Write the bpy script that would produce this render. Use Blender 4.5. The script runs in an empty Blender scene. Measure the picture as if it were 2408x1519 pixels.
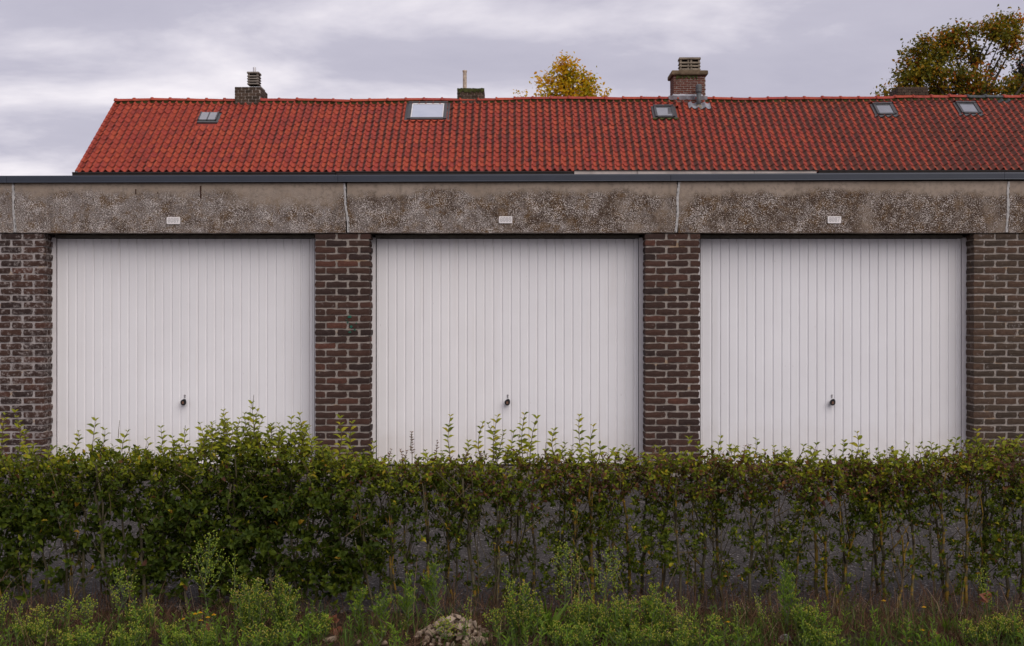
import bpy, math, random
import numpy as np
from mathutils import Matrix, Vector, Euler

R = math.radians
random.seed(7)
rng = np.random.default_rng(7)
scn = bpy.context.scene
col = scn.collection

# ------------------------------------------------------------------ camera
HC = 1.55                      # eye height
FPX = 2716.0                   # focal length in 2408-px-wide units
cam_d = bpy.data.cameras.new('camera')
cam = bpy.data.objects.new('camera', cam_d)
col.objects.link(cam)
cam.location = (0, 0, HC)
cam.rotation_euler = (R(90), 0, 0)
cam_d.sensor_width = 36
cam_d.lens = 36 * FPX / 2408
cam_d.clip_start = 0.1
cam_d.clip_end = 3000
cam_d.dof.use_dof = True
cam_d.dof.focus_distance = 11.0
cam_d.dof.aperture_fstop = 9.0
scn.camera = cam

# ------------------------------------------------------------------ world
SUN_EL, SUN_AZ = R(43), R(36)          # azimuth: to the right of straight behind the camera
wld = bpy.data.worlds.new('World')
scn.world = wld
wld.use_nodes = True
wn = wld.node_tree
wn.nodes.clear()
def W(t, **k):
    n = wn.nodes.new(t)
    for a, b in k.items():
        setattr(n, a, b)
    return n
def wmath(op, a, b=None, clamp=False):
    n = W('ShaderNodeMath', operation=op, use_clamp=clamp)
    for i, v in enumerate((a, b)):
        if v is None: continue
        if isinstance(v, (int, float)): n.inputs[i].default_value = v
        else: wn.links.new(v, n.inputs[i])
    return n.outputs[0]
sky = W('ShaderNodeTexSky', sky_type='NISHITA', sun_disc=False)
sky.sun_elevation = SUN_EL
sky.sun_rotation = R(180) - SUN_AZ
sky.air_density = 1.0
sky.dust_density = 2.0
tc = W('ShaderNodeTexCoord')
sep = W('ShaderNodeSeparateXYZ')
wn.links.new(tc.outputs['Generated'], sep.inputs[0])
zz = wmath('ADD', wmath('MAXIMUM', sep.outputs['Z'], 0.0), 0.16)
cx = wmath('DIVIDE', sep.outputs['X'], zz)
cy = wmath('DIVIDE', sep.outputs['Y'], zz)
cmb = W('ShaderNodeCombineXYZ')
wn.links.new(wmath('MULTIPLY', cx, 0.8), cmb.inputs[0])
wn.links.new(cy, cmb.inputs[1])
cmb.inputs[2].default_value = 3.7
def wnoise(scale, detail, rough, off, dist=0.0):
    mp = W('ShaderNodeMapping')
    mp.inputs['Location'].default_value = off
    wn.links.new(cmb.outputs[0], mp.inputs[0])
    n = W('ShaderNodeTexNoise')
    n.inputs['Scale'].default_value = scale
    n.inputs['Detail'].default_value = detail
    n.inputs['Roughness'].default_value = rough
    n.inputs['Distortion'].default_value = dist
    wn.links.new(mp.outputs[0], n.inputs['Vector'])
    return n.outputs['Fac']
n1 = wnoise(1.9, 7, 0.54, (8.64, 4.9, 2), 0.2)
n2 = wnoise(0.55, 3, 0.5, (7.3, 4.4, 2.0))
cl = wmath('ADD', wmath('MULTIPLY', n1, 0.75), wmath('MULTIPLY', n2, 0.35))
rp = W('ShaderNodeValToRGB')
rp.color_ramp.elements[0].position = 0.40
rp.color_ramp.elements[0].color = (0.405, 0.388, 0.470, 1)
rp.color_ramp.elements[1].position = 0.70
rp.color_ramp.elements[1].color = (0.80, 0.755, 0.79, 1)
e = rp.color_ramp.elements.new(0.53); e.color = (0.455, 0.435, 0.515, 1)
e = rp.color_ramp.elements.new(0.605); e.color = (0.60, 0.57, 0.635, 1)
wn.links.new(cl, rp.inputs[0])
# pale haze of cloud low over the horizon, all the way round
hz = wmath('SUBTRACT', 1.0, wmath('MULTIPLY', wmath('MAXIMUM', sep.outputs['Z'], 0.0), 6.5), True)
hz = wmath('MULTIPLY', wmath('POWER', hz, 1.6), 0.42)
mx = W('ShaderNodeMix', data_type='RGBA')
wn.links.new(hz, mx.inputs['Factor'])
wn.links.new(rp.outputs[0], mx.inputs[6])
mx.inputs[7].default_value = (0.68, 0.625, 0.665, 1)
# thin share of the clear sky above the cloud deck
sc = W('ShaderNodeMix', data_type='RGBA', blend_type='ADD')
sc.inputs['Factor'].default_value = 0.006
wn.links.new(mx.outputs[2], sc.inputs[6])
wn.links.new(sky.outputs[0], sc.inputs[7])
bg = W('ShaderNodeBackground')
bg.inputs['Strength'].default_value = 0.82
wn.links.new(sc.outputs[2], bg.inputs['Color'])
wo = W('ShaderNodeOutputWorld')
wn.links.new(bg.outputs[0], wo.inputs[0])

# ------------------------------------------------------------------ sun (veiled by cloud)
sd = bpy.data.lights.new('sun', 'SUN')
sd.energy = 1.6
sd.angle = R(58)
sd.color = (1.0, 0.935, 0.87)
so = bpy.data.objects.new('sun', sd)
col.objects.link(so)
sv = Vector((math.sin(SUN_AZ) * math.cos(SUN_EL), -math.cos(SUN_AZ) * math.cos(SUN_EL), math.sin(SUN_EL)))
so.rotation_euler = (-sv).to_track_quat('-Z', 'Y').to_euler()
so.location = sv * 40

scn.view_settings.view_transform = 'Standard'
scn.view_settings.look = 'None'
scn.view_settings.gamma = 1.0
scn.view_settings.exposure = 0.50
scn.view_settings.use_curve_mapping = False
scn.render.engine = 'CYCLES'
scn.cycles.max_bounces = 6

# ------------------------------------------------------------------ helpers
def X(px, Y): return (px - 1204.0) / FPX * Y
def Z(py, Y): return HC - (py - 759.5) / FPX * Y
def PT(px, py, Y): return Vector((X(px, Y), Y, Z(py, Y)))

def lerp(x, xs, ys): return float(np.interp(x, xs, ys))

class MB:
    def __init__(s): s.v = []; s.f = []; s.t = []
    def quad(s, pts, t=0.0):
        b = len(s.v); s.v += [tuple(p) for p in pts]; s.f.append(tuple(range(b, b + len(pts)))); s.t.append(t)
    def box(s, x0, x1, y0, y1, z0, z1, t=0.0):
        b = len(s.v)
        s.v += [(x0,y0,z0),(x1,y0,z0),(x1,y1,z0),(x0,y1,z0),(x0,y0,z1),(x1,y0,z1),(x1,y1,z1),(x0,y1,z1)]
        for q in ((0,3,2,1),(4,5,6,7),(0,1,5,4),(1,2,6,5),(2,3,7,6),(3,0,4,7)):
            s.f.append(tuple(b + i for i in q)); s.t.append(t)
    def tube(s, pts, rad, n=6, t=0.0, cap=True):
        pts = [Vector(p) for p in pts]
        b = len(s.v); k = len(pts)
        up = Vector((0.13, 0.97, 0.2))
        for i, p in enumerate(pts):
            d = (pts[min(i+1, k-1)] - pts[max(i-1, 0)])
            if d.length < 1e-9: d = Vector((0,0,1))
            d.normalize()
            a = d.cross(up)
            if a.length < 1e-3: a = d.cross(Vector((1,0,0)))
            a.normalize(); c = d.cross(a)
            r = rad[i] if hasattr(rad, '__len__') else rad
            for j in range(n):
                q = 2 * math.pi * j / n
                s.v.append(tuple(p + a * (r * math.cos(q)) + c * (r * math.sin(q))))
        for i in range(k - 1):
            for j in range(n):
                j2 = (j + 1) % n
                s.f.append((b+i*n+j, b+i*n+j2, b+(i+1)*n+j2, b+(i+1)*n+j)); s.t.append(t)
        if cap:
            s.f.append(tuple(b + j for j in range(n))[::-1]); s.t.append(t)
            s.f.append(tuple(b + (k-1)*n + j for j in range(n))); s.t.append(t)
    def lathe(s, c, prof, n=16, axis='Z', t=0.0):
        b = len(s.v); k = len(prof)
        for (r, h) in prof:
            for j in range(n):
                q = 2*math.pi*j/n
                if axis == 'Z': s.v.append((c[0]+r*math.cos(q), c[1]+r*math.sin(q), c[2]+h))
                else: s.v.append((c[0]+r*math.cos(q), c[1]-h, c[2]+r*math.sin(q)))
        for i in range(k-1):
            for j in range(n):
                j2=(j+1)%n
                s.f.append((b+i*n+j,b+i*n+j2,b+(i+1)*n+j2,b+(i+1)*n+j)); s.t.append(t)
        s.f.append(tuple(b+j for j in range(n))[::-1]); s.t.append(t)
        s.f.append(tuple(b+(k-1)*n+j for j in range(n))); s.t.append(t)
    def octa(s, p, d, L, w, t0, t1):
        d = Vector(d).normalized()
        a = d.cross(Vector((0.3,0.9,0.1)))
        if a.length < 1e-3: a = d.cross(Vector((1,0,0)))
        a.normalize(); c = d.cross(a); p = Vector(p)
        b = len(s.v)
        m = p + d * (L*0.6)
        s.v += [tuple(p)] + [tuple(m + a*(w*math.cos(q)) + c*(w*math.sin(q))) for q in (0,1.57,3.14,4.71)] + [tuple(p + d*L)]
        for j in range(4):
            s.f.append((b, b+1+(j+1)%4, b+1+j)); s.t.append(t0)
            s.f.append((b+5, b+1+j, b+1+(j+1)%4)); s.t.append(t1)
    def mesh(s, name, smooth=False):
        me = bpy.data.meshes.new(name)
        me.from_pydata(s.v, [], s.f)
        at = me.attributes.new('tint', 'FLOAT', 'FACE')
        at.data.foreach_set('value', np.array(s.t, dtype=np.float32))
        if smooth: me.polygons.foreach_set('use_smooth', [True]*len(s.f))
        me.update()
        return me
    def build(s, name, mat, parent=None, smooth=False, kind=None, **tags):
        return link(s.mesh(name, smooth), name, mat, parent, kind, **tags)

def link(me, name, mat, parent=None, kind=None, loc=None, rot=None, **tags):
    o = bpy.data.objects.new(name, me)
    if mat is not None and not me.materials: me.materials.append(mat)
    col.objects.link(o)
    if loc is not None: o.location = loc
    if rot is not None: o.rotation_euler = rot
    if parent is not None:
        o.parent = parent
        o.matrix_parent_inverse = WM.get(parent.name, Matrix()).inverted()
    if kind: o['kind'] = kind
    for a, b in tags.items(): o[a] = b
    return o

WM = {}                                   # world matrices of the Empties
def thing(name, loc, label, category, group=None, rz=0.0):
    o = bpy.data.objects.new(name, None)
    o.empty_display_size = 0.2
    col.objects.link(o)
    o.location = loc; o.rotation_euler = (0, 0, rz)
    o['label'] = label; o['category'] = category
    if group: o['group'] = group
    WM[o.name] = Matrix.Translation(Vector(loc)) @ Euler((0,0,rz)).to_matrix().to_4x4()
    return o
def tag(o, label, category, group=None):
    o['label'] = label; o['category'] = category
    if group: o['group'] = group
    return o

# leaf template: along, side, up
LT = np.array([(0,0,0),(.28,.82,.10),(.30,0,.03),(.28,-.82,.10),(.62,.82,.08),(.64,0,0),(.62,-.82,.08),(1,0,-.22)])
LF = [(0,2,1),(0,3,2),(1,2,5,4),(2,3,6,5),(4,5,7),(5,6,7)]
class Leaves:
    def __init__(s): s.P=[]; s.D=[]; s.N=[]; s.L=[]; s.W=[]; s.T=[]
    def add(s, p, d, n, L, w, t):
        s.P.append(tuple(p)); s.D.append(tuple(d)); s.N.append(tuple(n)); s.L.append(L); s.W.append(w); s.T.append(t)
    def mesh(s, name, simple=False):
        P=np.array(s.P,float); D=np.array(s.D,float); N=np.array(s.N,float); L=np.array(s.L,float); Wd=np.array(s.W,float)
        D/= np.linalg.norm(D,axis=1)[:,None]+1e-9
        S=np.cross(N,D); S/=np.linalg.norm(S,axis=1)[:,None]+1e-9
        N=np.cross(D,S)
        T = LT; F = LF
        if simple:
            T = np.array([(0,0,0),(.45,.9,.06),(.5,0,-.03),(.45,-.9,.06),(1,0,-.1)]); F=[(0,2,1),(0,3,2),(1,2,4),(2,3,4)]
        k=len(T); n=len(P)
        V = (P[:,None,:] + D[:,None,:]*(T[:,0][None,:,None]*L[:,None,None])
             + S[:,None,:]*(T[:,1][None,:,None]*Wd[:,None,None]) + N[:,None,:]*(T[:,2][None,:,None]*L[:,None,None])).reshape(-1,3)
        me=bpy.data.meshes.new(name)
        Fl=[]
        for i in range(n):
            b=i*k
            for q in F: Fl.append(tuple(b+j for j in q))
        me.from_pydata(V.tolist(),[],Fl)
        at=me.attributes.new('tint','FLOAT','FACE')
        at.data.foreach_set('value', np.repeat(np.array(s.T,dtype=np.float32),len(F)))
        me.update()
        return me
    def build(s, name, mat, parent=None, simple=False, kind='stuff'):
        return link(s.mesh(name, simple), name, mat, parent, kind)

# ------------------------------------------------------------------ materials
class Mat:
    def __init__(s, name, rough=0.8, spec=0.3, metal=0.0):
        s.m = bpy.data.materials.new(name); s.m.use_nodes = True
        s.nt = s.m.node_tree; s.b = s.nt.nodes['Principled BSDF']
        s.b.inputs['Roughness'].default_value = rough
        s.b.inputs['Specular IOR Level'].default_value = spec
        s.b.inputs['Metallic'].default_value = metal
        s.geo = s.nt.nodes.new('ShaderNodeNewGeometry')
        s.pos = s.geo.outputs['Position']
    def n(s, t, **k):
        n = s.nt.nodes.new(t)
        for a, b in k.items(): setattr(n, a, b)
        return n
    def put(s, sock, v):
        if isinstance(v, (int, float)): sock.default_value = v
        elif isinstance(v, (tuple, list)): sock.default_value = (*v, 1.0) if len(v) == 3 and len(sock.default_value) == 4 else v
        else: s.nt.links.new(v, sock)
    def sc(s, vec, xyz, loc=(0,0,0)):
        m = s.n('ShaderNodeMapping'); s.put(m.inputs[0], vec)
        m.inputs['Scale'].default_value = xyz; m.inputs['Location'].default_value = loc
        return m.outputs[0]
    def noise(s, scale, detail=3, rough=0.55, vec=None, dist=0.0):
        n = s.n('ShaderNodeTexNoise'); s.put(n.inputs['Vector'], vec or s.pos)
        n.inputs['Scale'].default_value = scale; n.inputs['Detail'].default_value = detail
        n.inputs['Roughness'].default_value = rough; n.inputs['Distortion'].default_value = dist
        return n.outputs['Fac']
    def voro(s, scale, vec=None, feature='F1', out='Distance', rnd=1.0):
        n = s.n('ShaderNodeTexVoronoi', feature=feature); s.put(n.inputs['Vector'], vec or s.pos)
        n.inputs['Scale'].default_value = scale; n.inputs['Randomness'].default_value = rnd
        return n.outputs[out]
    def math(s, op, a, b=0.0, clamp=False):
        n = s.n('ShaderNodeMath', operation=op, use_clamp=clamp); s.put(n.inputs[0], a); s.put(n.inputs[1], b)
        return n.outputs[0]
    def ramp(s, fac, stops, interp='LINEAR'):
        n = s.n('ShaderNodeValToRGB'); cr = n.color_ramp; cr.interpolation = interp
        for i, (p, c) in enumerate(stops):
            el = cr.elements[i] if i < 2 else cr.elements.new(p)
            el.position = p; el.color = (*c, 1) if len(c) == 3 else c
        # elements re-sort themselves: write again by order
        st = sorted(stops, key=lambda q: q[0])
        for el, (p, c) in zip(cr.elements, st):
            el.position = p; el.color = (*c, 1) if len(c) == 3 else c
        s.put(n.inputs[0], fac); return n.outputs[0]
    def step(s, v, a, b):
        n = s.n('ShaderNodeMapRange', interpolation_type='SMOOTHSTEP'); s.put(n.inputs[0], v)
        n.inputs[1].default_value = a; n.inputs[2].default_value = b
        return n.outputs[0]
    def mix(s, f, a, b, blend='MIX'):
        n = s.n('ShaderNodeMix', data_type='RGBA', blend_type=blend)
        s.put(n.inputs[0], f); s.put(n.inputs[6], a); s.put(n.inputs[7], b); return n.outputs[2]
    def xyz(s, i):
        if not hasattr(s, '_sep'):
            s._sep = s.n('ShaderNodeSeparateXYZ'); s.put(s._sep.inputs[0], s.pos)
        return s._sep.outputs[i]
    def objrand(s):
        if not hasattr(s, '_oi'): s._oi = s.n('ShaderNodeObjectInfo')
        return s._oi.outputs['Random']
    def attr(s, name='tint'):
        n = s.n('ShaderNodeAttribute'); n.attribute_name = name; return n.outputs['Fac']
    def bump(s, h, strength=0.4, dist=0.01):
        n = s.n('ShaderNodeBump'); n.inputs['Strength'].default_value = strength; n.inputs['Distance'].default_value = dist
        s.put(n.inputs['Height'], h); s.put(s.b.inputs['Normal'], n.outputs[0])
    def color(s, c): s.put(s.b.inputs['Base Color'], c)
    def rough(s, r): s.put(s.b.inputs['Roughness'], r)
    def translucent(s, c, fac):
        t = s.n('ShaderNodeBsdfTranslucent'); s.put(t.inputs[0], c)
        mx = s.n('ShaderNodeMixShader'); s.put(mx.inputs[0], fac)
        out = s.nt.nodes['Material Output']
        s.nt.links.new(s.b.outputs[0], mx.inputs[1]); s.nt.links.new(t.outputs[0], mx.inputs[2])
        s.nt.links.new(mx.outputs[0], out.inputs[0])

def plain(name, c, rough=0.7, spec=0.3, metal=0.0, var=0.15, scale=6.0, bump=0.0):
    m = Mat(name, rough, spec, metal)
    n = m.noise(scale, 5, 0.6)
    lo = tuple(x * (1 - var) for x in c); hi = tuple(min(1, x * (1 + var)) for x in c)
    m.color(m.ramp(n, [(0.3, lo), (0.7, hi)]))
    if bump: m.bump(m.noise(scale * 12, 4), bump, 0.004)
    return m.m

# concrete lintel with lichen
def mat_concrete():
    m = Mat('lichened_concrete', 0.9, 0.2)
    wx = m.xyz('X'); wz = m.xyz('Z')
    p = m.sc(m.pos, (1, 0.35, 1))
    base = m.ramp(m.noise(2.2, 4, 0.6), [(0.3, (0.26, 0.205, 0.158)), (0.7, (0.35, 0.285, 0.232))])
    base = m.mix(m.step(m.noise(26, 4, 0.7), 0.45, 0.75), base, (0.21, 0.17, 0.135))
    # clean strip below the roof trim, ragged lower edge
    edge = m.math('ADD', wz, m.math('MULTIPLY', m.math('SUBTRACT', m.noise(3.5, 6, 0.7), 0.5), 0.30))
    dirty = m.math('SUBTRACT', 1.0, m.step(edge, 2.74, 2.835))
    # bare band near the joints
    bare = m.step(m.noise(1.1, 4, 0.6, m.sc(m.pos, (1, 1, 0.6), (4.2, 0, 1.0))), 0.56, 0.66)
    bare = m.math('MAXIMUM', bare, m.math('MULTIPLY', m.math('MULTIPLY', m.math('SUBTRACT', 1.0, m.step(wx, -1.7, -1.6)), m.step(m.math('ADD', wx, m.noise(2, 4, 0.6)), -2.2, -1.9)), m.step(wz, 2.60, 2.72)))
    dirty = m.math('MULTIPLY', dirty, m.math('SUBTRACT', 1.0, m.math('MULTIPLY', bare, 0.72)))
    brown = m.step(m.math('ADD', m.noise(4.5, 6, 0.75), m.math('MULTIPLY', wx, 0.030)), 0.38, 0.56)
    # rain-fed growth just under the dry strip of the newer beams
    crown = m.math('MULTIPLY', m.step(wz, 2.60, 2.74), m.step(wx, -1.7, -1.4))
    brown = m.math('MAXIMUM', brown, m.math('MULTIPLY', crown, m.step(m.noise(11, 5, 0.7), 0.40, 0.55)))
    film = m.mix(brown, (0.185, 0.155, 0.140), (0.066, 0.040, 0.025))
    ochre = m.step(m.noise(8, 7, 0.75, m.sc(m.pos, (1, 1, 1), (9, 3, 5))), 0.47, 0.62)
    film = m.mix(m.math('MULTIPLY', ochre, 0.85), film, (0.115, 0.060, 0.017))
    ca = m.mix(m.math('MULTIPLY', dirty, m.step(m.noise(24, 8, 0.85), 0.33, 0.50)), base, film)
    # pits and pale crusts
    dark = m.step(m.noise(88, 5, 0.85), 0.53, 0.57)
    ca = m.mix(m.math('MULTIPLY', m.math('MULTIPLY', dark, dirty), 0.85), ca, (0.026, 0.018, 0.014))
    sp = m.noise(92, 4, 0.8, m.sc(m.pos, (1, 1, 1), (3, 8, 1)))
    pale = m.step(m.math('ADD', sp, m.math('MULTIPLY', m.noise(6, 5, 0.7, m.sc(m.pos, (1,1,1), (1,1,7))), 0.30)), 0.70, 0.73)
    ca = m.mix(m.math('MULTIPLY', m.math('MULTIPLY', pale, dirty), 0.95), ca, (0.60, 0.55, 0.52))
    # faint water marks
    dr = m.noise(7, 4, 0.6, m.sc(m.pos, (1, 1, 0.06)))
    ca = m.mix(m.math('MULTIPLY', m.step(dr, 0.56, 0.72), 0.28), ca, (0.08, 0.062, 0.05))
    m.color(ca)
    m.bump(m.math('ADD', m.noise(80, 5, 0.75), m.math('MULTIPLY', pale, 0.4)), 0.5, 0.006)
    return m.m
M_CONC = mat_concrete()

def mat_brick(name, stops, bloom=0.0, bloomcol=(0.42, 0.37, 0.35)):
    m = Mat(name, 0.88, 0.25)
    c = m.ramp(m.objrand(), stops, 'LINEAR')
    v = m.noise(30, 5, 0.65)
    c = m.mix(m.step(v, 0.35, 0.7), m.mix(1.0, c, (0.72, 0.72, 0.74), 'MULTIPLY'), c)
    c = m.mix(m.math('MULTIPLY', m.step(m.noise(120, 3, 0.7), 0.6, 0.75), 0.5), c, (0.02, 0.016, 0.015))
    bl = m.step(m.math('ADD', m.noise(22, 6, 0.75), m.math('MULTIPLY', m.noise(3, 3), 0.25)), 0.72 - bloom * 0.16, 0.86 - bloom * 0.1)
    c = m.mix(m.math('MULTIPLY', bl, 0.35 + 0.4 * bloom), c, bloomcol)
    m.color(c)
    m.bump(m.noise(55, 6, 0.7), 0.55, 0.008)
    return m.m
DK = [(0.0, (0.036, 0.022, 0.019)), (0.35, (0.054, 0.029, 0.022)), (0.7, (0.070, 0.035, 0.025)), (0.88, (0.074, 0.036, 0.026)), (0.95, (0.080, 0.038, 0.027)), (1.0, (0.115, 0.046, 0.031))]
M_BRICK = mat_brick('dark_brown_brick', DK)
M_BRICKW = mat_brick('dark_brown_brick_with_bloom', DK, 0.68)
M_BRICKR = mat_brick('dark_brown_brick_mossy', [(0.0,(0.055,0.038,0.027)),(0.5,(0.075,0.050,0.034)),(1.0,(0.095,0.055,0.036))], 0.1)
M_CHIMR = mat_brick('red_chimney_brick', [(0.0,(0.115,0.042,0.030)),(0.6,(0.165,0.058,0.040)),(1.0,(0.14,0.068,0.050))], 0.1)
M_CHIMD = mat_brick('dark_chimney_brick', [(0.0,(0.040,0.028,0.018)),(0.6,(0.065,0.042,0.028)),(1.0,(0.085,0.055,0.038))], 0.35, (0.26,0.20,0.15))

def mat_mortar(name, a, b):
    m = Mat(name, 0.95, 0.1)
    n = m.noise(9, 5, 0.7)
    c = m.ramp(n, [(0.3, a), (0.7, b)])
    c = m.mix(m.math('MULTIPLY', m.step(m.noise(90, 4, 0.7), 0.5, 0.7), 0.5), c, tuple(x * 0.45 for x in a))
    warm = m.step(m.noise(4.3, 3, 0.6, m.sc(m.pos, (1, 1, 2.5), (2, 0, 5))), 0.62, 0.70)
    c = m.mix(m.math('MULTIPLY', warm, 0.6), c, (0.34, 0.22, 0.12))
    m.color(c); m.bump(m.noise(70, 6, 0.75), 0.7, 0.01)
    return m.m
M_MORT = mat_mortar('grey_mortar', (0.23, 0.20, 0.175), (0.37, 0.325, 0.29))
M_MORTW = mat_mortar('pale_mortar', (0.27, 0.24, 0.23), (0.42, 0.38, 0.365))
M_MORTD = mat_mortar('dark_mortar', (0.14, 0.11, 0.085), (0.24, 0.19, 0.15))

def mat_door():
    m = Mat('white_door_paint', 0.42, 0.4)
    n = m.noise(1.3, 5, 0.6)
    c = m.ramp(n, [(0.3, (0.755, 0.738, 0.742)), (0.7, (0.805, 0.788, 0.792))])
    # faint vertical grime streaks and splash dirt
    st = m.noise(14, 5, 0.65, m.sc(m.pos, (1, 1, 0.05)))
    c = m.mix(m.math('MULTIPLY', m.step(st, 0.5, 0.8), 0.16), c, (0.52, 0.46, 0.40))
    sp = m.step(m.noise(42, 2, 0.5, m.sc(m.pos, (1, 1, 0.35))), 0.765, 0.80)
    c = m.mix(m.math('MULTIPLY', sp, 0.4), c, (0.40, 0.35, 0.32))
    # road splash along the foot of the leaf, scuffs, and slightly different age of each leaf
    low = m.math('SUBTRACT', 1.0, m.step(m.math('ADD', m.xyz('Z'), m.math('MULTIPLY', m.noise(6, 5, 0.7), 0.5)), 0.45, 0.95))
    c = m.mix(m.math('MULTIPLY', low, 0.30), c, (0.50, 0.44, 0.38))
    sc_ = m.step(m.noise(3.2, 6, 0.75, m.sc(m.pos, (1, 1, 0.5), (5, 0, 2))), 0.66, 0.74)
    c = m.mix(m.math('MULTIPLY', sc_, 0.14), c, (0.52, 0.47, 0.43))
    age = m.noise(0.33, 1, 0.5, m.sc(m.pos, (1, 0, 0), (2.1, 0, 0)))
    c = m.mix(m.step(age, 0.40, 0.60), c, m.mix(1.0, c, (0.955, 0.965, 0.985), 'MULTIPLY'))
    m.color(c)
    m.rough(m.ramp(m.noise(5, 4), [(0.3, (0.36,)*3), (0.7, (0.52,)*3)]))
    m.bump(m.noise(2.6, 3), 0.12, 0.02)
    return m.m
M_DOOR = mat_door()
M_FRAME = plain('white_steel_frame', (0.70, 0.67, 0.67), 0.45, 0.4, var=0.06)
M_HEAD = plain('dark_header_timber', (0.14, 0.128, 0.108), 0.8, 0.2, var=0.3, scale=9)
M_GAP = plain('black_rubber', (0.012, 0.012, 0.013), 0.8, 0.2)
M_BLACK = plain('black_plastic', (0.010, 0.010, 0.011), 0.28, 0.5)
M_BADGE = plain('copper_brown_badge', (0.16, 0.085, 0.055), 0.4, 0.5, var=0.2, scale=90)
M_STEEL = plain('worn_steel', (0.45, 0.43, 0.43), 0.35, 0.5, 0.9, var=0.2, scale=60)
M_TRIM = plain('blue_grey_aluminium', (0.024, 0.030, 0.045), 0.48, 0.45, var=0.14, scale=3.0)
M_PLATE = plain('cream_plastic_plate', (0.74, 0.70, 0.69), 0.5, 0.4, var=0.06, scale=30)
M_DIGIT = plain('worn_grey_digit', (0.20, 0.197, 0.20), 0.7, 0.2, var=0.5, scale=55)
M_FILL = plain('pale_joint_filler', (0.40, 0.385, 0.375), 0.95, 0.1, var=0.3, scale=40, bump=0.6)
M_CRACK = plain('dark_crack_dirt', (0.018, 0.015, 0.013), 1.0, 0.0)
M_RUST = plain('rusted_rebar', (0.045, 0.022, 0.014), 0.9, 0.1, var=0.4, scale=50)
M_SILL = plain('worn_concrete_sill', (0.15, 0.125, 0.10), 0.95, 0.1, var=0.35, scale=8, bump=0.5)
M_ROOF = plain('bitumen_roof', (0.05, 0.05, 0.052), 0.9, 0.2)
M_GREEN = plain('green_spray_paint', (0.01, 0.10, 0.065), 0.6, 0.3, var=0.5, scale=90)

def mat_asphalt():
    m = Mat('worn_asphalt', 0.85, 0.3)
    c = m.ramp(m.noise(1.1, 5, 0.6), [(0.3, (0.036, 0.029, 0.026)), (0.7, (0.052, 0.043, 0.039))])
    g = m.voro(75, out='Color')
    gs = m.n('ShaderNodeSeparateColor'); m.put(gs.inputs[0], g)
    c = m.mix(0.75, c, m.ramp(gs.outputs[0], [(0.0, (0.012, 0.010, 0.010)), (0.6, (0.040, 0.034, 0.031)), (0.93, (0.075, 0.064, 0.059)), (1.0, (0.28, 0.25, 0.24))]))
    m.color(c)
    m.bump(m.voro(75), 0.8, 0.02)
    return m.m
M_ASPH = mat_asphalt()

def mat_soil():
    m = Mat('dry_soil', 0.95, 0.1)
    c = m.ramp(m.noise(3.5, 7, 0.7), [(0.3, (0.030, 0.021, 0.015)), (0.6, (0.075, 0.050, 0.034)), (0.8, (0.05, 0.052, 0.02))])
    c = m.mix(m.math('MULTIPLY', m.step(m.noise(60, 4, 0.7), 0.5, 0.7), 0.5), c, (0.12, 0.085, 0.06))
    m.color(c); m.bump(m.noise(24, 7, 0.75), 1.0, 0.05)
    return m.m
M_SOIL = mat_soil()

def mat_tile():
    m = Mat('red_clay_tile', 0.72, 0.3)
    r = m.math('FRACT', m.math('ADD', m.attr(), m.objrand()))
    wx = m.xyz('X')
    c = m.ramp(r, [(0.0, (0.26, 0.040, 0.025)), (0.3, (0.31, 0.046, 0.024)), (0.6, (0.36, 0.062, 0.027)), (0.85, (0.30, 0.041, 0.028)), (1.0, (0.25, 0.042, 0.028))])
    c = m.mix(m.step(m.noise(9, 5, 0.65), 0.4, 0.75), c, m.mix(1.0, c, (0.62, 0.55, 0.62), 'MULTIPLY'))
    # soot and moss that has settled over the years, heavier to the right of the terrace
    age = m.math('ADD', m.noise(0.55, 5, 0.6, m.sc(m.pos, (1, 1, 1), (3.3, 0, 0))), m.math('MULTIPLY', wx, 0.012))
    gr = m.noise(5.5, 6, 0.7, m.sc(m.pos, (1.6, 0.7, 0.7)))
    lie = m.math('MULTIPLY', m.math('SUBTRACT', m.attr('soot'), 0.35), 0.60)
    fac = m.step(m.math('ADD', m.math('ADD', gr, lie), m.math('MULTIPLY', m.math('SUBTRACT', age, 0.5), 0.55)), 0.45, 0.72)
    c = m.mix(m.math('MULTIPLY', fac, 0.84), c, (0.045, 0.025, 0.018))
    moss = m.step(m.noise(13, 5, 0.7, m.sc(m.pos, (1, 1, 1), (8, 2, 2))), 0.66, 0.76)
    c = m.mix(m.math('MULTIPLY', moss, 0.6), c, (0.095, 0.075, 0.028))
    wh = m.step(m.noise(26, 3, 0.6, m.sc(m.pos, (1.5, 1, 0.8), (1, 5, 2))), 0.74, 0.78)
    c = m.mix(m.math('MULTIPLY', wh, 0.5), c, (0.34, 0.27, 0.22))
    m.color(c); m.bump(m.noise(40, 5, 0.7), 0.25, 0.01)
    return m.m
M_TILE = mat_tile()
M_TILEG = plain('dark_grey_tile', (0.055, 0.06, 0.062), 0.75, 0.3, var=0.4, scale=9)
M_GUTTER = plain('dark_brown_gutter', (0.022, 0.017, 0.015), 0.55, 0.35, var=0.3)
M_WGUT = plain('pale_stained_gutter_board', (0.43, 0.38, 0.35), 0.8, 0.2, var=0.25, scale=2.2)
M_WALL = plain('house_wall_brick', (0.13, 0.075, 0.055), 0.9, 0.2, var=0.3, scale=5)
M_LEAD = plain('lead_flashing', (0.30, 0.30, 0.33), 0.55, 0.4, 0.3, var=0.35, scale=9)
M_ZINC = plain('grey_vent_pipe', (0.075, 0.08, 0.085), 0.55, 0.4, var=0.25, scale=6)
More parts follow.
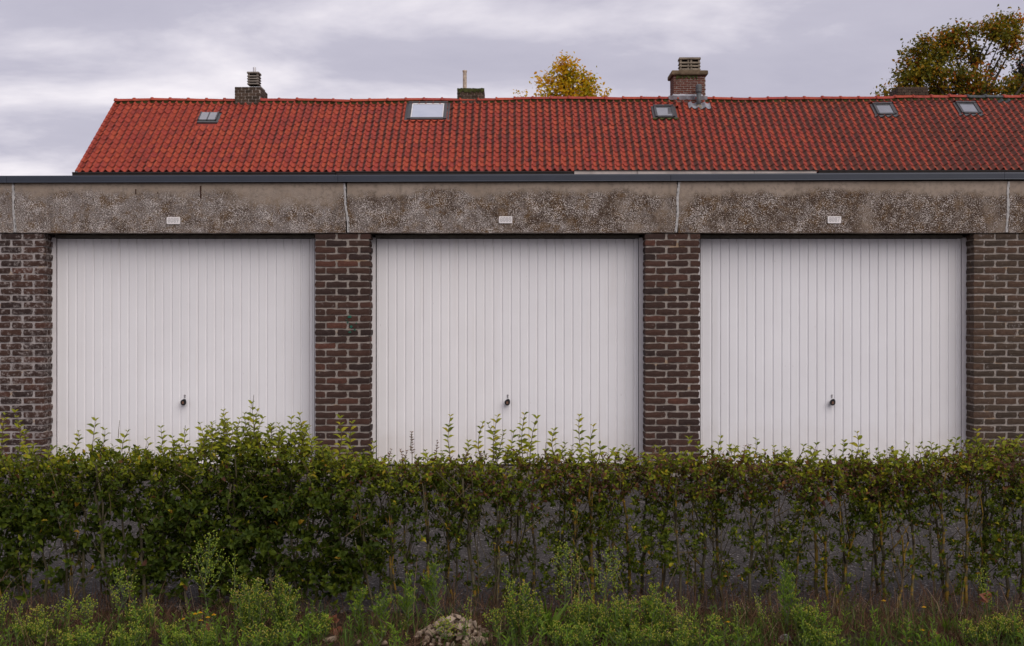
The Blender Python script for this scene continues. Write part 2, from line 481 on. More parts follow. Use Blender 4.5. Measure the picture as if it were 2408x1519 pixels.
M_PIPE = plain('bright_metal_flue', (0.62, 0.60, 0.60), 0.3, 0.5, 0.6, var=0.15, scale=8)
M_POT = plain('mottled_flue_pipe', (0.42, 0.34, 0.27), 0.85, 0.2, var=0.45, scale=11)
M_COWL = plain('weathered_concrete_cowl', (0.19, 0.155, 0.115), 0.9, 0.2, var=0.35, scale=7, bump=0.3)
M_COWLG = plain('grey_brown_cowl', (0.17, 0.145, 0.125), 0.9, 0.2, var=0.3, scale=7, bump=0.3)
M_CAP = plain('mossy_chimney_slab', (0.135, 0.10, 0.065), 0.95, 0.1, var=0.45, scale=6, bump=0.5)
M_MOSS = plain('dark_moss', (0.055, 0.06, 0.022), 1.0, 0.05, var=0.5, scale=12, bump=0.8)
M_SKYF = plain('grey_skylight_frame', (0.055, 0.052, 0.055), 0.5, 0.4, var=0.15)
M_SKYI = plain('white_skylight_lining', (0.62, 0.60, 0.60), 0.6, 0.3)
def mat_glass():
    m = Mat('skylight_glass', 0.06, 0.9)
    m.color(m.ramp(m.noise(3, 3), [(0.3, (0.10, 0.105, 0.12)), (0.7, (0.16, 0.165, 0.18))]))
    m.b.inputs['Metallic'].default_value = 0.0
    m.b.inputs['Coat Weight'].default_value = 1.0
    m.b.inputs['Coat Roughness'].default_value = 0.04
    m.b.inputs['IOR'].default_value = 1.9
    return m.m
M_GLASS = mat_glass()
def mat_pale_pane():
    m = Mat('pale_skylight_pane', 0.25, 0.5)
    m.color(m.ramp(m.noise(2, 3), [(0.3, (0.34, 0.37, 0.46)), (0.7, (0.41, 0.43, 0.51))]))  # pale bluish base colour over the whole pane, under a clear coat
    m.b.inputs['Coat Weight'].default_value = 1.0
    m.b.inputs['Coat Roughness'].default_value = 0.05
    return m.m
M_PALEPANE = mat_pale_pane()

def mat_leaf(name, stops, tr=0.28, rough=0.6, spec=0.16):
    m = Mat(name, rough, spec)
    r = m.math('ADD', m.attr(), m.math('MULTIPLY', m.math('SUBTRACT', m.noise(60, 2), 0.5), 0.12))
    c = m.ramp(r, stops)
    m.color(c)
    m.translucent(m.mix(1.0, c, (1.25, 1.2, 0.7), 'MULTIPLY'), tr)
    return m.m
# hedge tint: 0 deep green .. .5 mid .. .75 yellow-green .. .85 yellow .. .95 rust .. 1 purple brown
M_HEDGE = mat_leaf('privet_leaf', [(0.0,(0.020,0.036,0.005)),(0.3,(0.046,0.070,0.005)),(0.52,(0.098,0.122,0.006)),(0.70,(0.24,0.25,0.012)),(0.79,(0.34,0.25,0.016)),(0.86,(0.24,0.12,0.012)),(0.93,(0.120,0.055,0.022)),(1.0,(0.085,0.036,0.030))])
M_YELL = mat_leaf('autumn_yellow_leaf', [(0.0,(0.19,0.19,0.010)),(0.35,(0.44,0.34,0.012)),(0.7,(0.66,0.42,0.018)),(1.0,(0.62,0.29,0.02))], 0.45)
M_AUT = mat_leaf('autumn_mixed_leaf', [(0.0,(0.070,0.080,0.012)),(0.35,(0.17,0.155,0.014)),(0.6,(0.33,0.22,0.016)),(0.8,(0.44,0.19,0.018)),(1.0,(0.36,0.095,0.018))], 0.4)
M_EVER = mat_leaf('dark_tree_leaf', [(0.0,(0.012,0.016,0.009)),(0.6,(0.035,0.032,0.014)),(1.0,(0.075,0.032,0.02))], 0.2)
M_BARK = plain('tree_bark', (0.06, 0.048, 0.038), 0.95, 0.1, var=0.4, scale=8, bump=0.6)
M_WEED = mat_leaf('weed_leaf', [(0.0,(0.045,0.080,0.010)),(0.5,(0.100,0.160,0.016)),(1.0,(0.16,0.27,0.020))], 0.3, 0.6)
M_BUD = mat_leaf('weed_bud', [(0.0,(0.085,0.150,0.014)),(0.4,(0.20,0.28,0.030)),(0.65,(0.36,0.35,0.055)),(0.85,(0.38,0.25,0.045)),(1.0,(0.46,0.32,0.17))], 0.2, 0.8)
M_WSTEM = plain('weed_stem', (0.095, 0.125, 0.05), 0.8, 0.2, var=0.3, scale=30)
M_STRAW = mat_leaf('dead_grass', [(0.0,(0.040,0.020,0.012)),(0.5,(0.110,0.056,0.032)),(0.85,(0.21,0.125,0.075)),(1.0,(0.34,0.25,0.16))], 0.2, 0.8)
M_GRASS = mat_leaf('green_grass', [(0.0,(0.025,0.045,0.010)),(1.0,(0.09,0.15,0.022))], 0.3, 0.6)
M_PETAL = mat_leaf('yellow_petal', [(0.0,(0.62,0.36,0.01)),(1.0,(0.75,0.45,0.01))], 0.3)
M_STONE = Mat('buff_stone', 0.9, 0.2)
M_STONE.color(M_STONE.mix(M_STONE.step(M_STONE.noise(40, 5, 0.7), 0.35, 0.7), M_STONE.ramp(M_STONE.objrand(), [(0, (0.20, 0.15, 0.105)), (0.6, (0.29, 0.225, 0.165)), (1, (0.34, 0.28, 0.22))]), (0.27, 0.20, 0.14)))
M_STONE.bump(M_STONE.noise(60, 5, 0.7), 0.5, 0.01)
M_STONE = M_STONE.m
M_DEADLEAF = mat_leaf('fallen_leaf', [(0.0,(0.14,0.055,0.03)),(0.5,(0.24,0.085,0.05)),(1.0,(0.22,0.05,0.035))], 0.2)
M_LID = plain('pale_plastic_lid', (0.38, 0.38, 0.38), 0.4, 0.4)
def mat_stem():
    m = Mat('privet_bark_with_lichen', 0.9, 0.15)
    c = m.ramp(m.noise(9, 4), [(0.3, (0.050, 0.042, 0.026)), (0.7, (0.105, 0.09, 0.055))])
    li = m.step(m.math('ADD', m.noise(16, 4, 0.65), m.math('MULTIPLY', m.attr(), 0.20)), 0.62, 0.70)
    c = m.mix(m.math('MULTIPLY', li, 0.85), c, (0.24, 0.145, 0.014))
    gr = m.step(m.noise(22, 4, 0.65, m.sc(m.pos, (1,1,1), (4,4,4))), 0.60, 0.70)
    c = m.mix(m.math('MULTIPLY', gr, 0.6), c, (0.19, 0.19, 0.10))
    m.color(c); m.bump(m.noise(70, 4), 0.5, 0.004)
    return m.m
M_STEM = mat_stem()
M_TWIG = plain('privet_twig', (0.085, 0.065, 0.032), 0.9, 0.1, var=0.4, scale=20)

# ------------------------------------------------------------------ ground
YF = 11.0                                  # facade plane
REV = 0.195                                # depth of the door reveals
YD = YF + REV
ZG = 0.085                                 # ground level in front of the doors
g = MB()
# one sheet, finer towards the camera so the verge can undulate
xs = [-1500,-300,-60,-20]+list(np.arange(-8,8.01,0.25))+[20,60,300,1500]
ys = [-300,-40,-5,2,4]+list(np.arange(4.5,6.6,0.15))+[7,9,20,60,300,1800]
iv = {}
for j, y in enumerate(ys):
    for i, x in enumerate(xs):
        z = 0.0
        if abs(x) <= 8 and 4.4 < y < 6.15:
            z = 0.028*math.sin(x*3.1+y*5)*math.sin(y*7.3-x) + 0.02*math.sin(x*7.7+1.3) - 0.01
        iv[i, j] = len(g.v); g.v.append((x, y, z))
for j in range(len(ys)-1):
    for i in range(len(xs)-1):
        g.f.append((iv[i,j],iv[i+1,j],iv[i+1,j+1],iv[i,j+1])); g.t.append(0)
g.build('ground', M_SOIL, kind='structure', smooth=True)
g = MB()
ax = np.arange(-14, 14.01, 0.2)
edge = [6.16+0.05*math.sin(x*2.3)+0.035*math.sin(x*7.1+1)+random.uniform(-.02,.02) for x in ax]
for i in range(len(ax)-1):
    a, b = ax[i], ax[i+1]
    g.quad([(a,edge[i],0.020),(b,edge[i+1],0.020),(b,10.93,ZG),(a,10.93,ZG)])
    g.quad([(a,edge[i],-0.06),(b,edge[i+1],-0.06),(b,edge[i+1],0.020),(a,edge[i],0.020)])
g.build('asphalt_yard', M_ASPH, kind='structure')

# ------------------------------------------------------------------ garage row
garage = thing('garage_row', (0, YF, ZG), 'row of three lock-up garages with white ribbed doors and brown brick pillars', 'garage')
def FX(px): return X(px, YF)
def FZ(py): return Z(py, YF)
Z_LB = FZ(547.5)                           # underside of the lintels
COURSE = 0.0655
NC = 35
Z_BOT = Z_LB - NC*COURSE

def brick_mesh(name, L, D, H, seed):
    """box with a chipped, slightly swollen front; x along length, -y is the face"""
    r = random.Random(seed)
    mb = MB(); nx = 4 if L > 0.12 else 2
    xs_ = [L*i/nx for i in range(nx+1)]
    rows = []
    for zi, zf in enumerate((0, 0.5, 1.0)):
        row = []
        for i, x in enumerate(xs_):
            ed = zi != 1; en = i in (0, nx)
            dx = r.uniform(-.004,.004) + (0.004 if i==0 else -0.004 if i==nx else 0)*(1 if ed else 0)
            dz = r.uniform(-.0035,.0035) if ed else 0
            dy = r.uniform(0,.002) + (0.002 if ed or en else 0)
            row.append((x+dx, dy, H*zf+dz))
        rows.append(row)
    idx = [[None]*(nx+1) for _ in range(3)]
    bk = [[None]*(nx+1) for _ in range(3)]
    for a in range(3):
        for i in range(nx+1):
            idx[a][i] = len(mb.v); mb.v.append(rows[a][i])
            p = rows[a][i]
            bk[a][i] = len(mb.v); mb.v.append((p[0], D, p[2]))
    for a in range(2):
        for i in range(nx):
            mb.f.append((idx[a][i],idx[a][i+1],idx[a+1][i+1],idx[a+1][i])); mb.t.append(0)
    for i in range(nx):
        mb.f.append((idx[2][i],idx[2][i+1],bk[2][i+1],bk[2][i])); mb.t.append(0)
        mb.f.append((bk[0][i],bk[0][i+1],idx[0][i+1],idx[0][i])); mb.t.append(0)
    for a in range(2):
        mb.f.append((bk[a][0],idx[a][0],idx[a+1][0],bk[a+1][0])); mb.t.append(0)
        mb.f.append((idx[a][nx],bk[a][nx],bk[a+1][nx],idx[a+1][nx])); mb.t.append(0)
    return mb.mesh(name)
BRH = 0.0505
FULL = 0.1945; JN = 0.0205
def brick_set(mat, key):
    s = {}
    for nm, L, D in (('full', FULL, 0.098), ('head', 0.0965, REV-0.004), ('stub', 0.0, 0)):
        if nm == 'stub': continue
        s[nm] = []
        for k in range(6):
            me = brick_mesh('brick', L, D, BRH, hash((key, nm, k)) % 9999 if False else (len(key)*100 + (1 if nm=='full' else 2)*10 + k))
            me.materials.append(mat); s[nm].append(me)
    s['rev'] = []
    for k in range(4):
        me = brick_mesh('brick', 0.074, 0.07, BRH, 700+k+len(key)); me.materials.append(mat); s['rev'].append(me)
    return s

def pillar(x0, nbr, matb, matm, key, first_half, lab=None):
    """x0 left edge, nbr bricks wide counted in half-brick steps"""
    W_ = nbr*(FULL+JN)/2 - JN
    x1 = x0 + W_
    core = MB()
    ins = 0.0085
    core.box(x0+ins, x1-ins, YF+ins, YF+REV+0.6, Z_BOT-0.03, Z_LB-0.006)
    p = core.build('brick_pillar', matm, garage)
    if lab: p['label'] = lab
    # uneven mortar ridges pressed into the bed joints
    bs = brick_set(matb, key)
    half = (FULL-JN)/2
    for c in range(NC):
        z = Z_LB - (c+1)*COURSE + JN*0.45 + random.uniform(-.002,.002)
        x = x0; hb = (c % 2 == 0) == first_half
        k = 0
        left = nbr
        first = True
        while left > 0:
            if first and hb: kind = 'head'
            elif left == 1: kind = 'head'
            else: kind = 'full'
            me = random.choice(bs[kind])
            L = FULL if kind == 'full' else 0.0965
            dy = random.uniform(-.003,.002)
            ob = link(me, 'brick', None, p, loc=(x, YF+dy, z), rot=(0, random.uniform(-.010,.010), random.uniform(-.006,.006)))
            # stretcher at a corner: the reveal shows a second brick behind it
            last = left <= (2 if kind == 'full' else 1)
            if kind == 'full' and (first or last):
                xr = x+FULL-0.0705 if last else x
                link(random.choice(bs['rev']), 'brick', None, p, loc=(xr, YF+0.098+0.016, z), rot=(0, 0, 0))
            x += L + JN + (0.0 if kind == 'full' else (FULL+JN)/2-0.0965-JN)
            left -= 2 if kind == 'full' else 1
            first = False
    return p, x1
PIL = []
pw = 5*(FULL+JN)/2 - JN
p1, _ = pillar(FX(103)-pw-(FULL+JN)/2*1, 6, M_BRICKW, M_MORTW, 'pw', False, 'brick pillar with whitish bloom at the left edge')
p2, e2 = pillar(FX(741), 5, M_BRICK, M_MORT, 'pm', False, 'brick pillar with a green paint splash')
p3, e3 = pillar(FX(1517), 5, M_BRICK, M_MORT, 'pmm', False)
p4, _ = pillar(FX(2290), 6, M_BRICKR, M_MORT, 'pright', False, 'brown mossy brick pillar at the right edge')
pil_edges = [(FX(103)-pw-(FULL+JN)/2, FX(103)), (FX(741), FX(741)+pw), (FX(1517), FX(1517)+pw), (FX(2290), FX(2290)+pw+(FULL+JN)/2)]
# green paint splash
for (px, py, w_, h_) in ((822,745,10,7),(818,758,4,5),(826,768,7,8),(834,776,5,6),(823,781,8,4),(815,752,3,3),(838,760,3,4)):
    mb = MB(); n = 9
    cxp, czp = FX(px), FZ(py); ring = []
    for j in range(n):
        q = 2*math.pi*j/n; rr = random.uniform(.55,1.1)
        ring.append((cxp+0.5*w_*.00405*rr*math.cos(q), czp+0.5*h_*.00405*rr*math.sin(q)))
    mb.quad([(a, YF-0.0055, b) for a, b in ring])
    for j in range(n):
        a, b = ring[j], ring[(j+1)%n]
        mb.quad([(a[0],YF-0.0055,a[1]),(a[0],YF+0.006,a[1]),(b[0],YF+0.006,b[1]),(b[0],YF-0.0055,b[1])])
    mb.build('paint_splash', M_GREEN, p2)

# lintels: rough cast concrete beams, joints filled
JX = [-150, 34, 815, 1593, 2369, 2560]
LT_T = [428.5, 429.5, 430, 427, 426, 425.5]
lintels = []
for i in range(5):
    xa = FX(JX[i]) + 0.006; xb = FX(JX[i+1]) - 0.006
    mb = MB(); n = 40
    zt0, zt1 = FZ(LT_T[i]), FZ(LT_T[i+1])
    top=[]; bot=[]; botb=[]; topb=[]; mid=[]
    for k in range(n+1):
        t = k/n; x = xa+(xb-xa)*t
        jb = random.uniform(-.004,.002); 
        zt = zt0+(zt1-zt0)*t
        mid.append((x, YF-0.012+random.uniform(-.002,.002), Z_LB+0.2))
        top.append((x, YF-0.010+random.uniform(-.0015,.0015), zt))
        bot.append((x, YF-0.010+random.uniform(-.003,.002), Z_LB+jb+0.002))
        botb.append((x, YF+REV+0.1, Z_LB+0.002)); topb.append((x, YF+REV+0.1, zt))
    for k in range(n):
        mb.quad([bot[k],bot[k+1],mid[k+1],mid[k]]); mb.quad([mid[k],mid[k+1],top[k+1],top[k]])
        mb.quad([botb[k],botb[k+1],bot[k+1],bot[k]]); mb.quad([top[k],top[k+1],topb[k+1],topb[k]])
        mb.quad([botb[k+1],botb[k],topb[k],topb[k+1]])
    mb.quad([bot[0],mid[0],top[0],topb[0],botb[0]]); mb.quad([bot[n],botb[n],topb[n],top[n],mid[n]])
    lintels.append(mb.build('concrete_lintel', M_CONC, garage))
# joint filler strips, ragged, with a dark crack beside them
for ji, jx in enumerate(JX[1:5]):
    x = FX(jx); L = lintels[ji+1]
    zt, zb = FZ(LT_T[ji+1])-0.005, Z_LB+0.004
    lean = (0.010, 0.022, -0.012, -0.008)[ji]
    n = 26; l=[]; r_=[]; cxs=[]
    for k in range(n+1):
        t=k/n; z=zt+(zb-zt)*t
        cxp=x+lean*(t-.5)*2+0.004*math.sin(t*9+ji)
        w=0.008+random.uniform(0,.007)
        l.append((cxp-w, z)); r_.append((cxp+w*.9, z)); cxs.append((cxp+(0.010 if t<.7 else 0.006)*(1 if ji!=2 else -1), z))
    mb=MB()
    for k in range(n):
        mb.quad([(l[k+1][0],YF-0.016,l[k+1][1]),(r_[k+1][0],YF-0.016,r_[k+1][1]),(r_[k][0],YF-0.016,r_[k][1]),(l[k][0],YF-0.016,l[k][1])])
        mb.quad([(l[k][0],YF-0.005,l[k][1]),(l[k+1][0],YF-0.005,l[k+1][1]),(l[k+1][0],YF-0.016,l[k+1][1]),(l[k][0],YF-0.016,l[k][1])])
        mb.quad([(r_[k+1][0],YF-0.005,r_[k+1][1]),(r_[k][0],YF-0.005,r_[k][1]),(r_[k][0],YF-0.016,r_[k][1]),(r_[k+1][0],YF-0.016,r_[k+1][1])])
    mb.build('joint_filler', M_FILL, L)
    mb=MB()
    for k in range(n):
        if (k*7+ji*3)%10 < (5 if ji<2 else 2):
            a=cxs[k]; b=cxs[k+1]; w=0.0022
            mb.quad([(b[0]-w,YF-0.0175,b[1]),(b[0]+w,YF-0.0175,b[1]),(a[0]+w,YF-0.0175,a[1]),(a[0]-w,YF-0.0175,a[1])])
    mb.build('joint_crack', M_CRACK, L, kind='stuff')
# rusted stubs of steel showing in the left lintel
for (px, py0, py1) in ((320.5,445,457),(372,452,456),(473,437,467)):
    mb=MB(); x=FX(px); w=.004 if px<470 else .006
    mb.box(x-w, x+w, YF-0.0175, YF+0.01, FZ(py1), FZ(py0))
    mb.build('rebar_stub', M_RUST, lintels[1])

# roof edge trim, folded aluminium in lengths
TX = [-140, 20, 796, 1576, 2358, 2560]
def trim_py(px): return lerp(px, [0, 1204, 2408], [414.2, 411.5, 406.0])
for i in range(5):
    xa, xb = FX(TX[i])+0.0015, FX(TX[i+1])-0.0015
    za, zb = FZ(trim_py(TX[i])), FZ(trim_py(TX[i+1]))
    prof = [(0.30, -0.004),(-0.035, 0.0),(-0.040,-0.003),(-0.042,-0.012),(-0.042,-0.060),(-0.046,-0.066),(-0.040,-0.069),(-0.012,-0.066),(0.30,-0.064)]
    mb = MB()
    for k in range(len(prof)):
        a = prof[k]; b = prof[(k+1)%len(prof)]
        mb.quad([(xa,YF+a[0],za+a[1]),(xa,YF+b[0],za+b[1]),(xb,YF+b[0],zb+b[1]),(xb,YF+a[0],zb+a[1])])
    mb.quad([(xa,YF+a,za+b) for a,b in prof]); mb.quad([(xb,YF+a,zb+b) for a,b in prof][::-1])
    mb.build('roof_trim', M_TRIM, garage)
mb = MB(); mb.box(FX(-140), FX(2560), YF+0.32, YF+6, FZ(418)-0.12, FZ(418)+0.0); mb.build('flat_roof', M_ROOF, garage)
mb = MB(); mb.box(FX(-140), FX(2560), YF+5.8, YF+6.0, -0.1, FZ(418)-0.13); mb.build('back_wall', M_WALL, garage)
for i,(a,b) in enumerate(pil_edges):
    mb = MB(); mb.box((a+b)/2-0.06,(a+b)/2+0.06, YF+REV+0.62, YF+5.79, -0.1, FZ(418)-0.13); mb.build('party_wall', M_WALL, garage)

# doors
ND = 29
DOORS = [(pil_edges[0][1], pil_edges[1][0], 433, 409, 519, '8089', 'first'), (pil_edges[1][1], pil_edges[2][0], 1193, 1189, 517, '8088', 'middle'), (pil_edges[2][1], pil_edges[3][0], 1956, 1961, 517, '8087', 'third')]
ZDB = Z(1089, YD)                          # bottom of the leaf
ZDT = Z(561, YD)
def door_panel_mesh(w, H):
    pr = [(0.0,0.0),(w-0.0225,0.0),(w-0.0205,0.0015),(w-0.0165,0.0075),(w-0.0145,0.0088),(w-0.0060,0.0088),(w-0.0045,0.0075),(w-0.0012,0.0008),(w,0.0)]
    mb = MB()
    zs_ = [0, H]
    for k in range(len(pr)-1):
        a,b = pr[k],pr[k+1]
        mb.quad([(a[0],a[1],0),(b[0],b[1],0),(b[0],b[1],H),(a[0],a[1],H)])
    return mb.mesh('panel')
for di,(xa,xb,hx,plx,ply,num,which) in enumerate(DOORS):
    fr = 0.036
    # frame (a part of the garage row): two jambs + head in front of the leaf edges
    jl = MB(); jl.box(xa-0.02, xa+fr, YD, YD+0.06, ZG-0.02, Z_LB-0.03); 
    jl.build('door_jamb', M_FRAME, garage)
    jr = MB(); jr.box(xb-fr, xb+0.02, YD, YD+0.06, ZG-0.02, Z_LB-0.03)
    jr.build('door_jamb', M_FRAME, garage)
    hd = MB(); hd.box(xa+fr+0.001, xb-fr-0.001, YD-0.02, YD+0.05, ZDT+0.006, Z_LB-0.008)
    hd.build('door_header', M_HEAD, garage)
    # the leaf
    la, lb = xa+fr+0.009, xb-fr-0.007
    back = MB(); back.box(la-0.008, lb+0.006, YD+0.030, YD+0.045, ZDB-0.012, ZDT+0.005)
    door = back.build('garage_door', M_GAP, garage)
    door['label'] = 'white ribbed up-and-over door below plate ' + num
    ed = 0.030
    for (a, b) in ((la, la+ed), (lb-ed, lb)):
        mb = MB()
        pr = [(a,0.0),(a+0.006,-0.003),(a+0.010,-0.003),(a+0.012,0.003),(a+0.016,0.003),(a+0.018,-0.001),(b,0.0)]
        for k in range(len(pr)-1):
            p_, q_ = pr[k], pr[k+1]
            mb.quad([(p_[0],YD+0.014+p_[1],ZDB),(q_[0],YD+0.014+q_[1],ZDB),(q_[0],YD+0.014+q_[1],ZDT),(p_[0],YD+0.014+p_[1],ZDT)])
        mb.quad([(a,YD+0.014,ZDB),(a,YD+0.014,ZDT),(a,YD+0.03,ZDT),(a,YD+0.03,ZDB)])
        mb.quad([(b,YD+0.014,ZDB),(b,YD+0.03,ZDB),(b,YD+0.03,ZDT),(b,YD+0.014,ZDT)])
        mb.build('edge_profile', M_DOOR, door)
    pwid = (lb-la-2*ed)/ND
    pm = door_panel_mesh(pwid, ZDT-ZDB-0.004); pm.materials.append(M_DOOR)
    for k in range(ND):
        link(pm, 'panel', None, door, loc=(la+ed+k*pwid, YD+0.014, ZDB+0.002), rot=(0,0,random.uniform(-.0035,.0035)))
    mb = MB(); mb.box(la, lb, YD+0.006, YD+0.029, ZDB-0.010, ZDB+0.0015); mb.build('bottom_rail', M_DOOR, door)
    mb = MB(); mb.box(la, lb, YD+0.010, YD+0.04, ZDB-0.028, ZDB-0.0105); mb.build('bottom_seal', M_GAP, door)
    # knob with tear-drop grip, badge and key cylinder above
    hxw, hz = X(hx, YD), Z(946, YD)
    mb = MB()
    n = 22; rings = []
    for (s_, yo) in ((0.55,0.0),(0.55,0.022),(0.9,0.026),(1.0,0.034),(1.0,0.046),(0.86,0.054)):
        ring=[]
        for j in range(n):
            q=2*math.pi*j/n; rr=0.0275*s_
            # grip flares to the upper right
            fl=1+0.30*max(0,math.cos(q-R(62)))**6*(1 if s_>.8 else 0)
            ring.append((hxw+rr*fl*math.cos(q), YD+0.014-yo, hz+rr*fl*1.06*math.sin(q)))
        rings.append(ring)
    for a in range(len(rings)-1):
        for j in range(n):
            j2=(j+1)%n
            mb.quad([rings[a][j],rings[a][j2],rings[a+1][j2],rings[a+1][j]])
    mb.quad(rings[-1])
    mb.build('door_knob', M_BLACK, door)
    mb = MB(); mb.box(hxw-0.010,hxw+0.009,YD+0.014-0.0565,YD+0.014-0.0530,hz-0.013,hz+0.011); mb.build('knob_badge', M_BADGE, door)
    lz = Z(931, YD); lx = hxw+0.0045
    mb = MB(); mb.lathe((lx, YD+0.014, lz+0.006), [(0.0085,0.0),(0.0085,0.006),(0.0072,0.008)], 14, 'Y')
    mb.box(lx-0.0048, lx+0.0048, YD+0.0075, YD+0.0138, lz-0.020, lz-0.0025)
    lock = mb.build('lock_cylinder', M_STEEL, door)
    # number plate
    pxw, pz = FX(plx), FZ(ply)
    w2, h2 = 0.0635, 0.0335
    mb = MB(); ring=[]
    for cx_, cz_, q0 in ((1,1,0),(-1,1,90),(-1,-1,180),(1,-1,270)):
        for q in (0,30,60,90):
            ring.append((pxw+cx_*(w2-.009)+.009*math.cos(R(q0+q)), pz+cz_*(h2-.009)+.009*math.sin(R(q0+q))))
    yf = YF-0.021
    mb.quad([(a,yf,b) for a,b in ring][::-1])
    for j in range(len(ring)):
        a=ring[j]; b=ring[(j+1)%len(ring)]
        mb.quad([(a[0],yf,a[1]),(a[0],YF-0.008,a[1]),(b[0],YF-0.008,b[1]),(b[0],yf,b[1])])
    plate = mb.build('number_plate', M_PLATE, garage)
    plate['label'] = 'small cream plate reading ' + num
    for k, ch in enumerate(num):
        cu = bpy.data.curves.new('digit', 'FONT'); cu.body = ch; cu.size = 0.066; cu.align_x='CENTER'; cu.align_y='CENTER'
        cu.fill_mode = 'NONE'; cu.bevel_depth = 0.0012; cu.bevel_resolution = 0; cu.resolution_u = 5
        to = bpy.data.objects.new('tmp', cu); col.objects.link(to)
        dg = bpy.context.evaluated_depsgraph_get(); dg.update()
        me = bpy.data.meshes.new_from_object(to.evaluated_get(dg))
        bpy.data.objects.remove(to); bpy.data.curves.remove(cu)
        me.materials.clear()
        me.transform(Matrix.Diagonal((0.72, 0.95, 1, 1)))
        link(me, 'digit', M_DIGIT, plate, loc=(pxw+(k-1.5)*0.0265, yf-0.0003, pz), rot=(R(90),0,0))
    for s_ in (-1,1):
        mb=MB(); mb.lathe((pxw+s_*(w2-0.0085), yf, pz-0.001), [(0.0022,-0.001),(0.0022,0.0012)], 8, 'Y'); mb.build('rivet', M_DIGIT, plate)
    # sill and the dark inside behind the leaf edges
    mb = MB(); mb.box(xa-0.0, xb+0.0, YF-0.06, YD+0.08, ZG-0.06, ZDB-0.030); mb.build('door_sill', M_SILL, garage)
for i,(a,b) in enumerate(pil_edges):
    mb = MB(); mb.box(a+0.004,b-0.004, YF-0.02, YD+0.3, ZG-0.06, Z_BOT-0.032) if Z_BOT-0.032 > ZG-0.05 else None
    if mb.f: mb.build('pillar_base', M_SILL, garage)

# ------------------------------------------------------------------ terraced houses behind
YE, YR = 30.0, 33.0
ZE = Z(403.5, YE); ZR = Z(238.0, YR)
SL = math.atan2(ZR-ZE, YR-YE); SLEN = math.hypot(ZR-ZE, YR-YE)
NROW = 16; EXPO = SLEN/NROW; PITCH = 0.1975
XL = X(180, YE)
def roofp(x, v, n=0.0):
    """point on the roof: v metres up the slope, n metres off it"""
    sag = 0.018*math.sin(x*0.55+0.6) + 0.010*math.sin(x*1.7) + 0.0026*x
    k = v/SLEN
    return Vector((x, YE+v*math.cos(SL)-n*math.sin(SL), ZE+v*math.sin(SL)+n*math.cos(SL)+sag*(0.3+0.7*k) + 0.0016*x))
# pan tile, u across, v up, n out
def tile_h(u):
    # high at the left lap, sinks to the pan, swells to the roll on the right, drops to its lip
    pts_u = [0, .10, .24, .38, .54, .70, .84, .94, 1.0, 1.07]
    pts_h = [.046,.020,.003,.000,.012,.038,.064,.070,.060,.036]
    return lerp(u, pts_u, pts_h)
US = [0.0,.12,.26,.40,.55,.70,.84,.95,1.06]
def tile_mesh(seed):
    r = random.Random(seed); mb = MB()
    Lt = EXPO+0.045
    j = lambda a: r.uniform(-a, a)
    lo = [(u*PITCH, j(.002), tile_h(u)+0.010+j(.0015)) for u in US]
    hi = [(u*PITCH, Lt, tile_h(u)-0.001) for u in US]
    lip = [(p[0], p[1]+0.003, p[2]-0.010) for p in lo]
    n = len(US)
    mid = [tuple(np.array(lo[k])*.45+np.array(hi[k])*.55) for k in range(n)]
    mb.v = lo+mid+hi+lip+lo
    for k in range(n-1):
        mb.f += [(k,k+1,n+k+1,n+k),(n+k,n+k+1,2*n+k+1,2*n+k),(3*n+k,3*n+k+1,4*n+k+1,4*n+k)]; mb.t += [0]*3
    mb.f.append((n-1,4*n-1,3*n-1)); mb.t.append(0)
    me = mb.mesh('roof_tile', True)
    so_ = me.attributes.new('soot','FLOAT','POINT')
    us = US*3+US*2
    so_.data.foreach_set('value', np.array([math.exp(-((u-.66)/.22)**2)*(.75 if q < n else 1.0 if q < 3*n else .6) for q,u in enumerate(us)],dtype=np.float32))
    return me
TILE = [tile_mesh(k) for k in range(5)]
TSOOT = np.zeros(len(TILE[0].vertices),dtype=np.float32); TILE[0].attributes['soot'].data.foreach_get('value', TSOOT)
TV = [(np.array([v.co[:] for v in me.vertices]), [tuple(p.vertices) for p in me.polygons]) for me in TILE]
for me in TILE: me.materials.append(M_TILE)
TILEG = TILE[0].copy(); TILEG.materials.clear(); TILEG.materials.append(M_TILEG)

HB = [180, 790, 1350, 1922, 2760]          # house boundaries along the eaves (px)
hcols = []
c0 = 0
for i in range(4):
    xa = XL if i == 0 else None
    nc = round((X(HB[i+1], YE)-X(HB[i], YE))/PITCH)
    hcols.append((c0, c0+nc)); c0 += nc
HLAB = ['left end house with bright orange tiles, dark gutter and small old skylight',
        'house with the widest skylight and a short dark chimney carrying a thin pale pipe',
        'house with the tall red brick chimney, slab cap and pale gutter boards',
        'house at the right with two small skylights and a dark stub chimney']
# skylights: house, px centre, py centre, half width px, half height px, style
SKY = [(0, 491, 276, 19, 9, 'old'), (1, 1005.5, 264, 46, 18, 'big'), (2, 1562, 268.5, 23, 11.5, 'small'), (3, 2080, 263.5, 22, 11, 'small'), (3, 2277, 263.5, 22.5, 11, 'small')]
def sky_uv(px, py):
    """slope coordinates of a roof point seen at that pixel"""
    lo, hi = 0.0, SLEN
    for _ in range(40):
        mid = (lo+hi)/2; y = YE+mid*math.cos(SL); z = ZE+mid*math.sin(SL)
        if 759.5-(z-HC)/y*FPX > py: lo = mid
        else: hi = mid
    return X(px, YE+lo*math.cos(SL)), lo
SKR = []
for (h, px, py, hw, hh, st) in SKY:
    xc, v0 = sky_uv(px, py+hh); x1, v1 = sky_uv(px, py-hh)
    w_ = hw/FPX*(YE+(v0+v1)/2*math.cos(SL))
    SKR.append((h, (xc+x1)/2, w_, v0, v1, st))
grey_cells = set()
houses = []
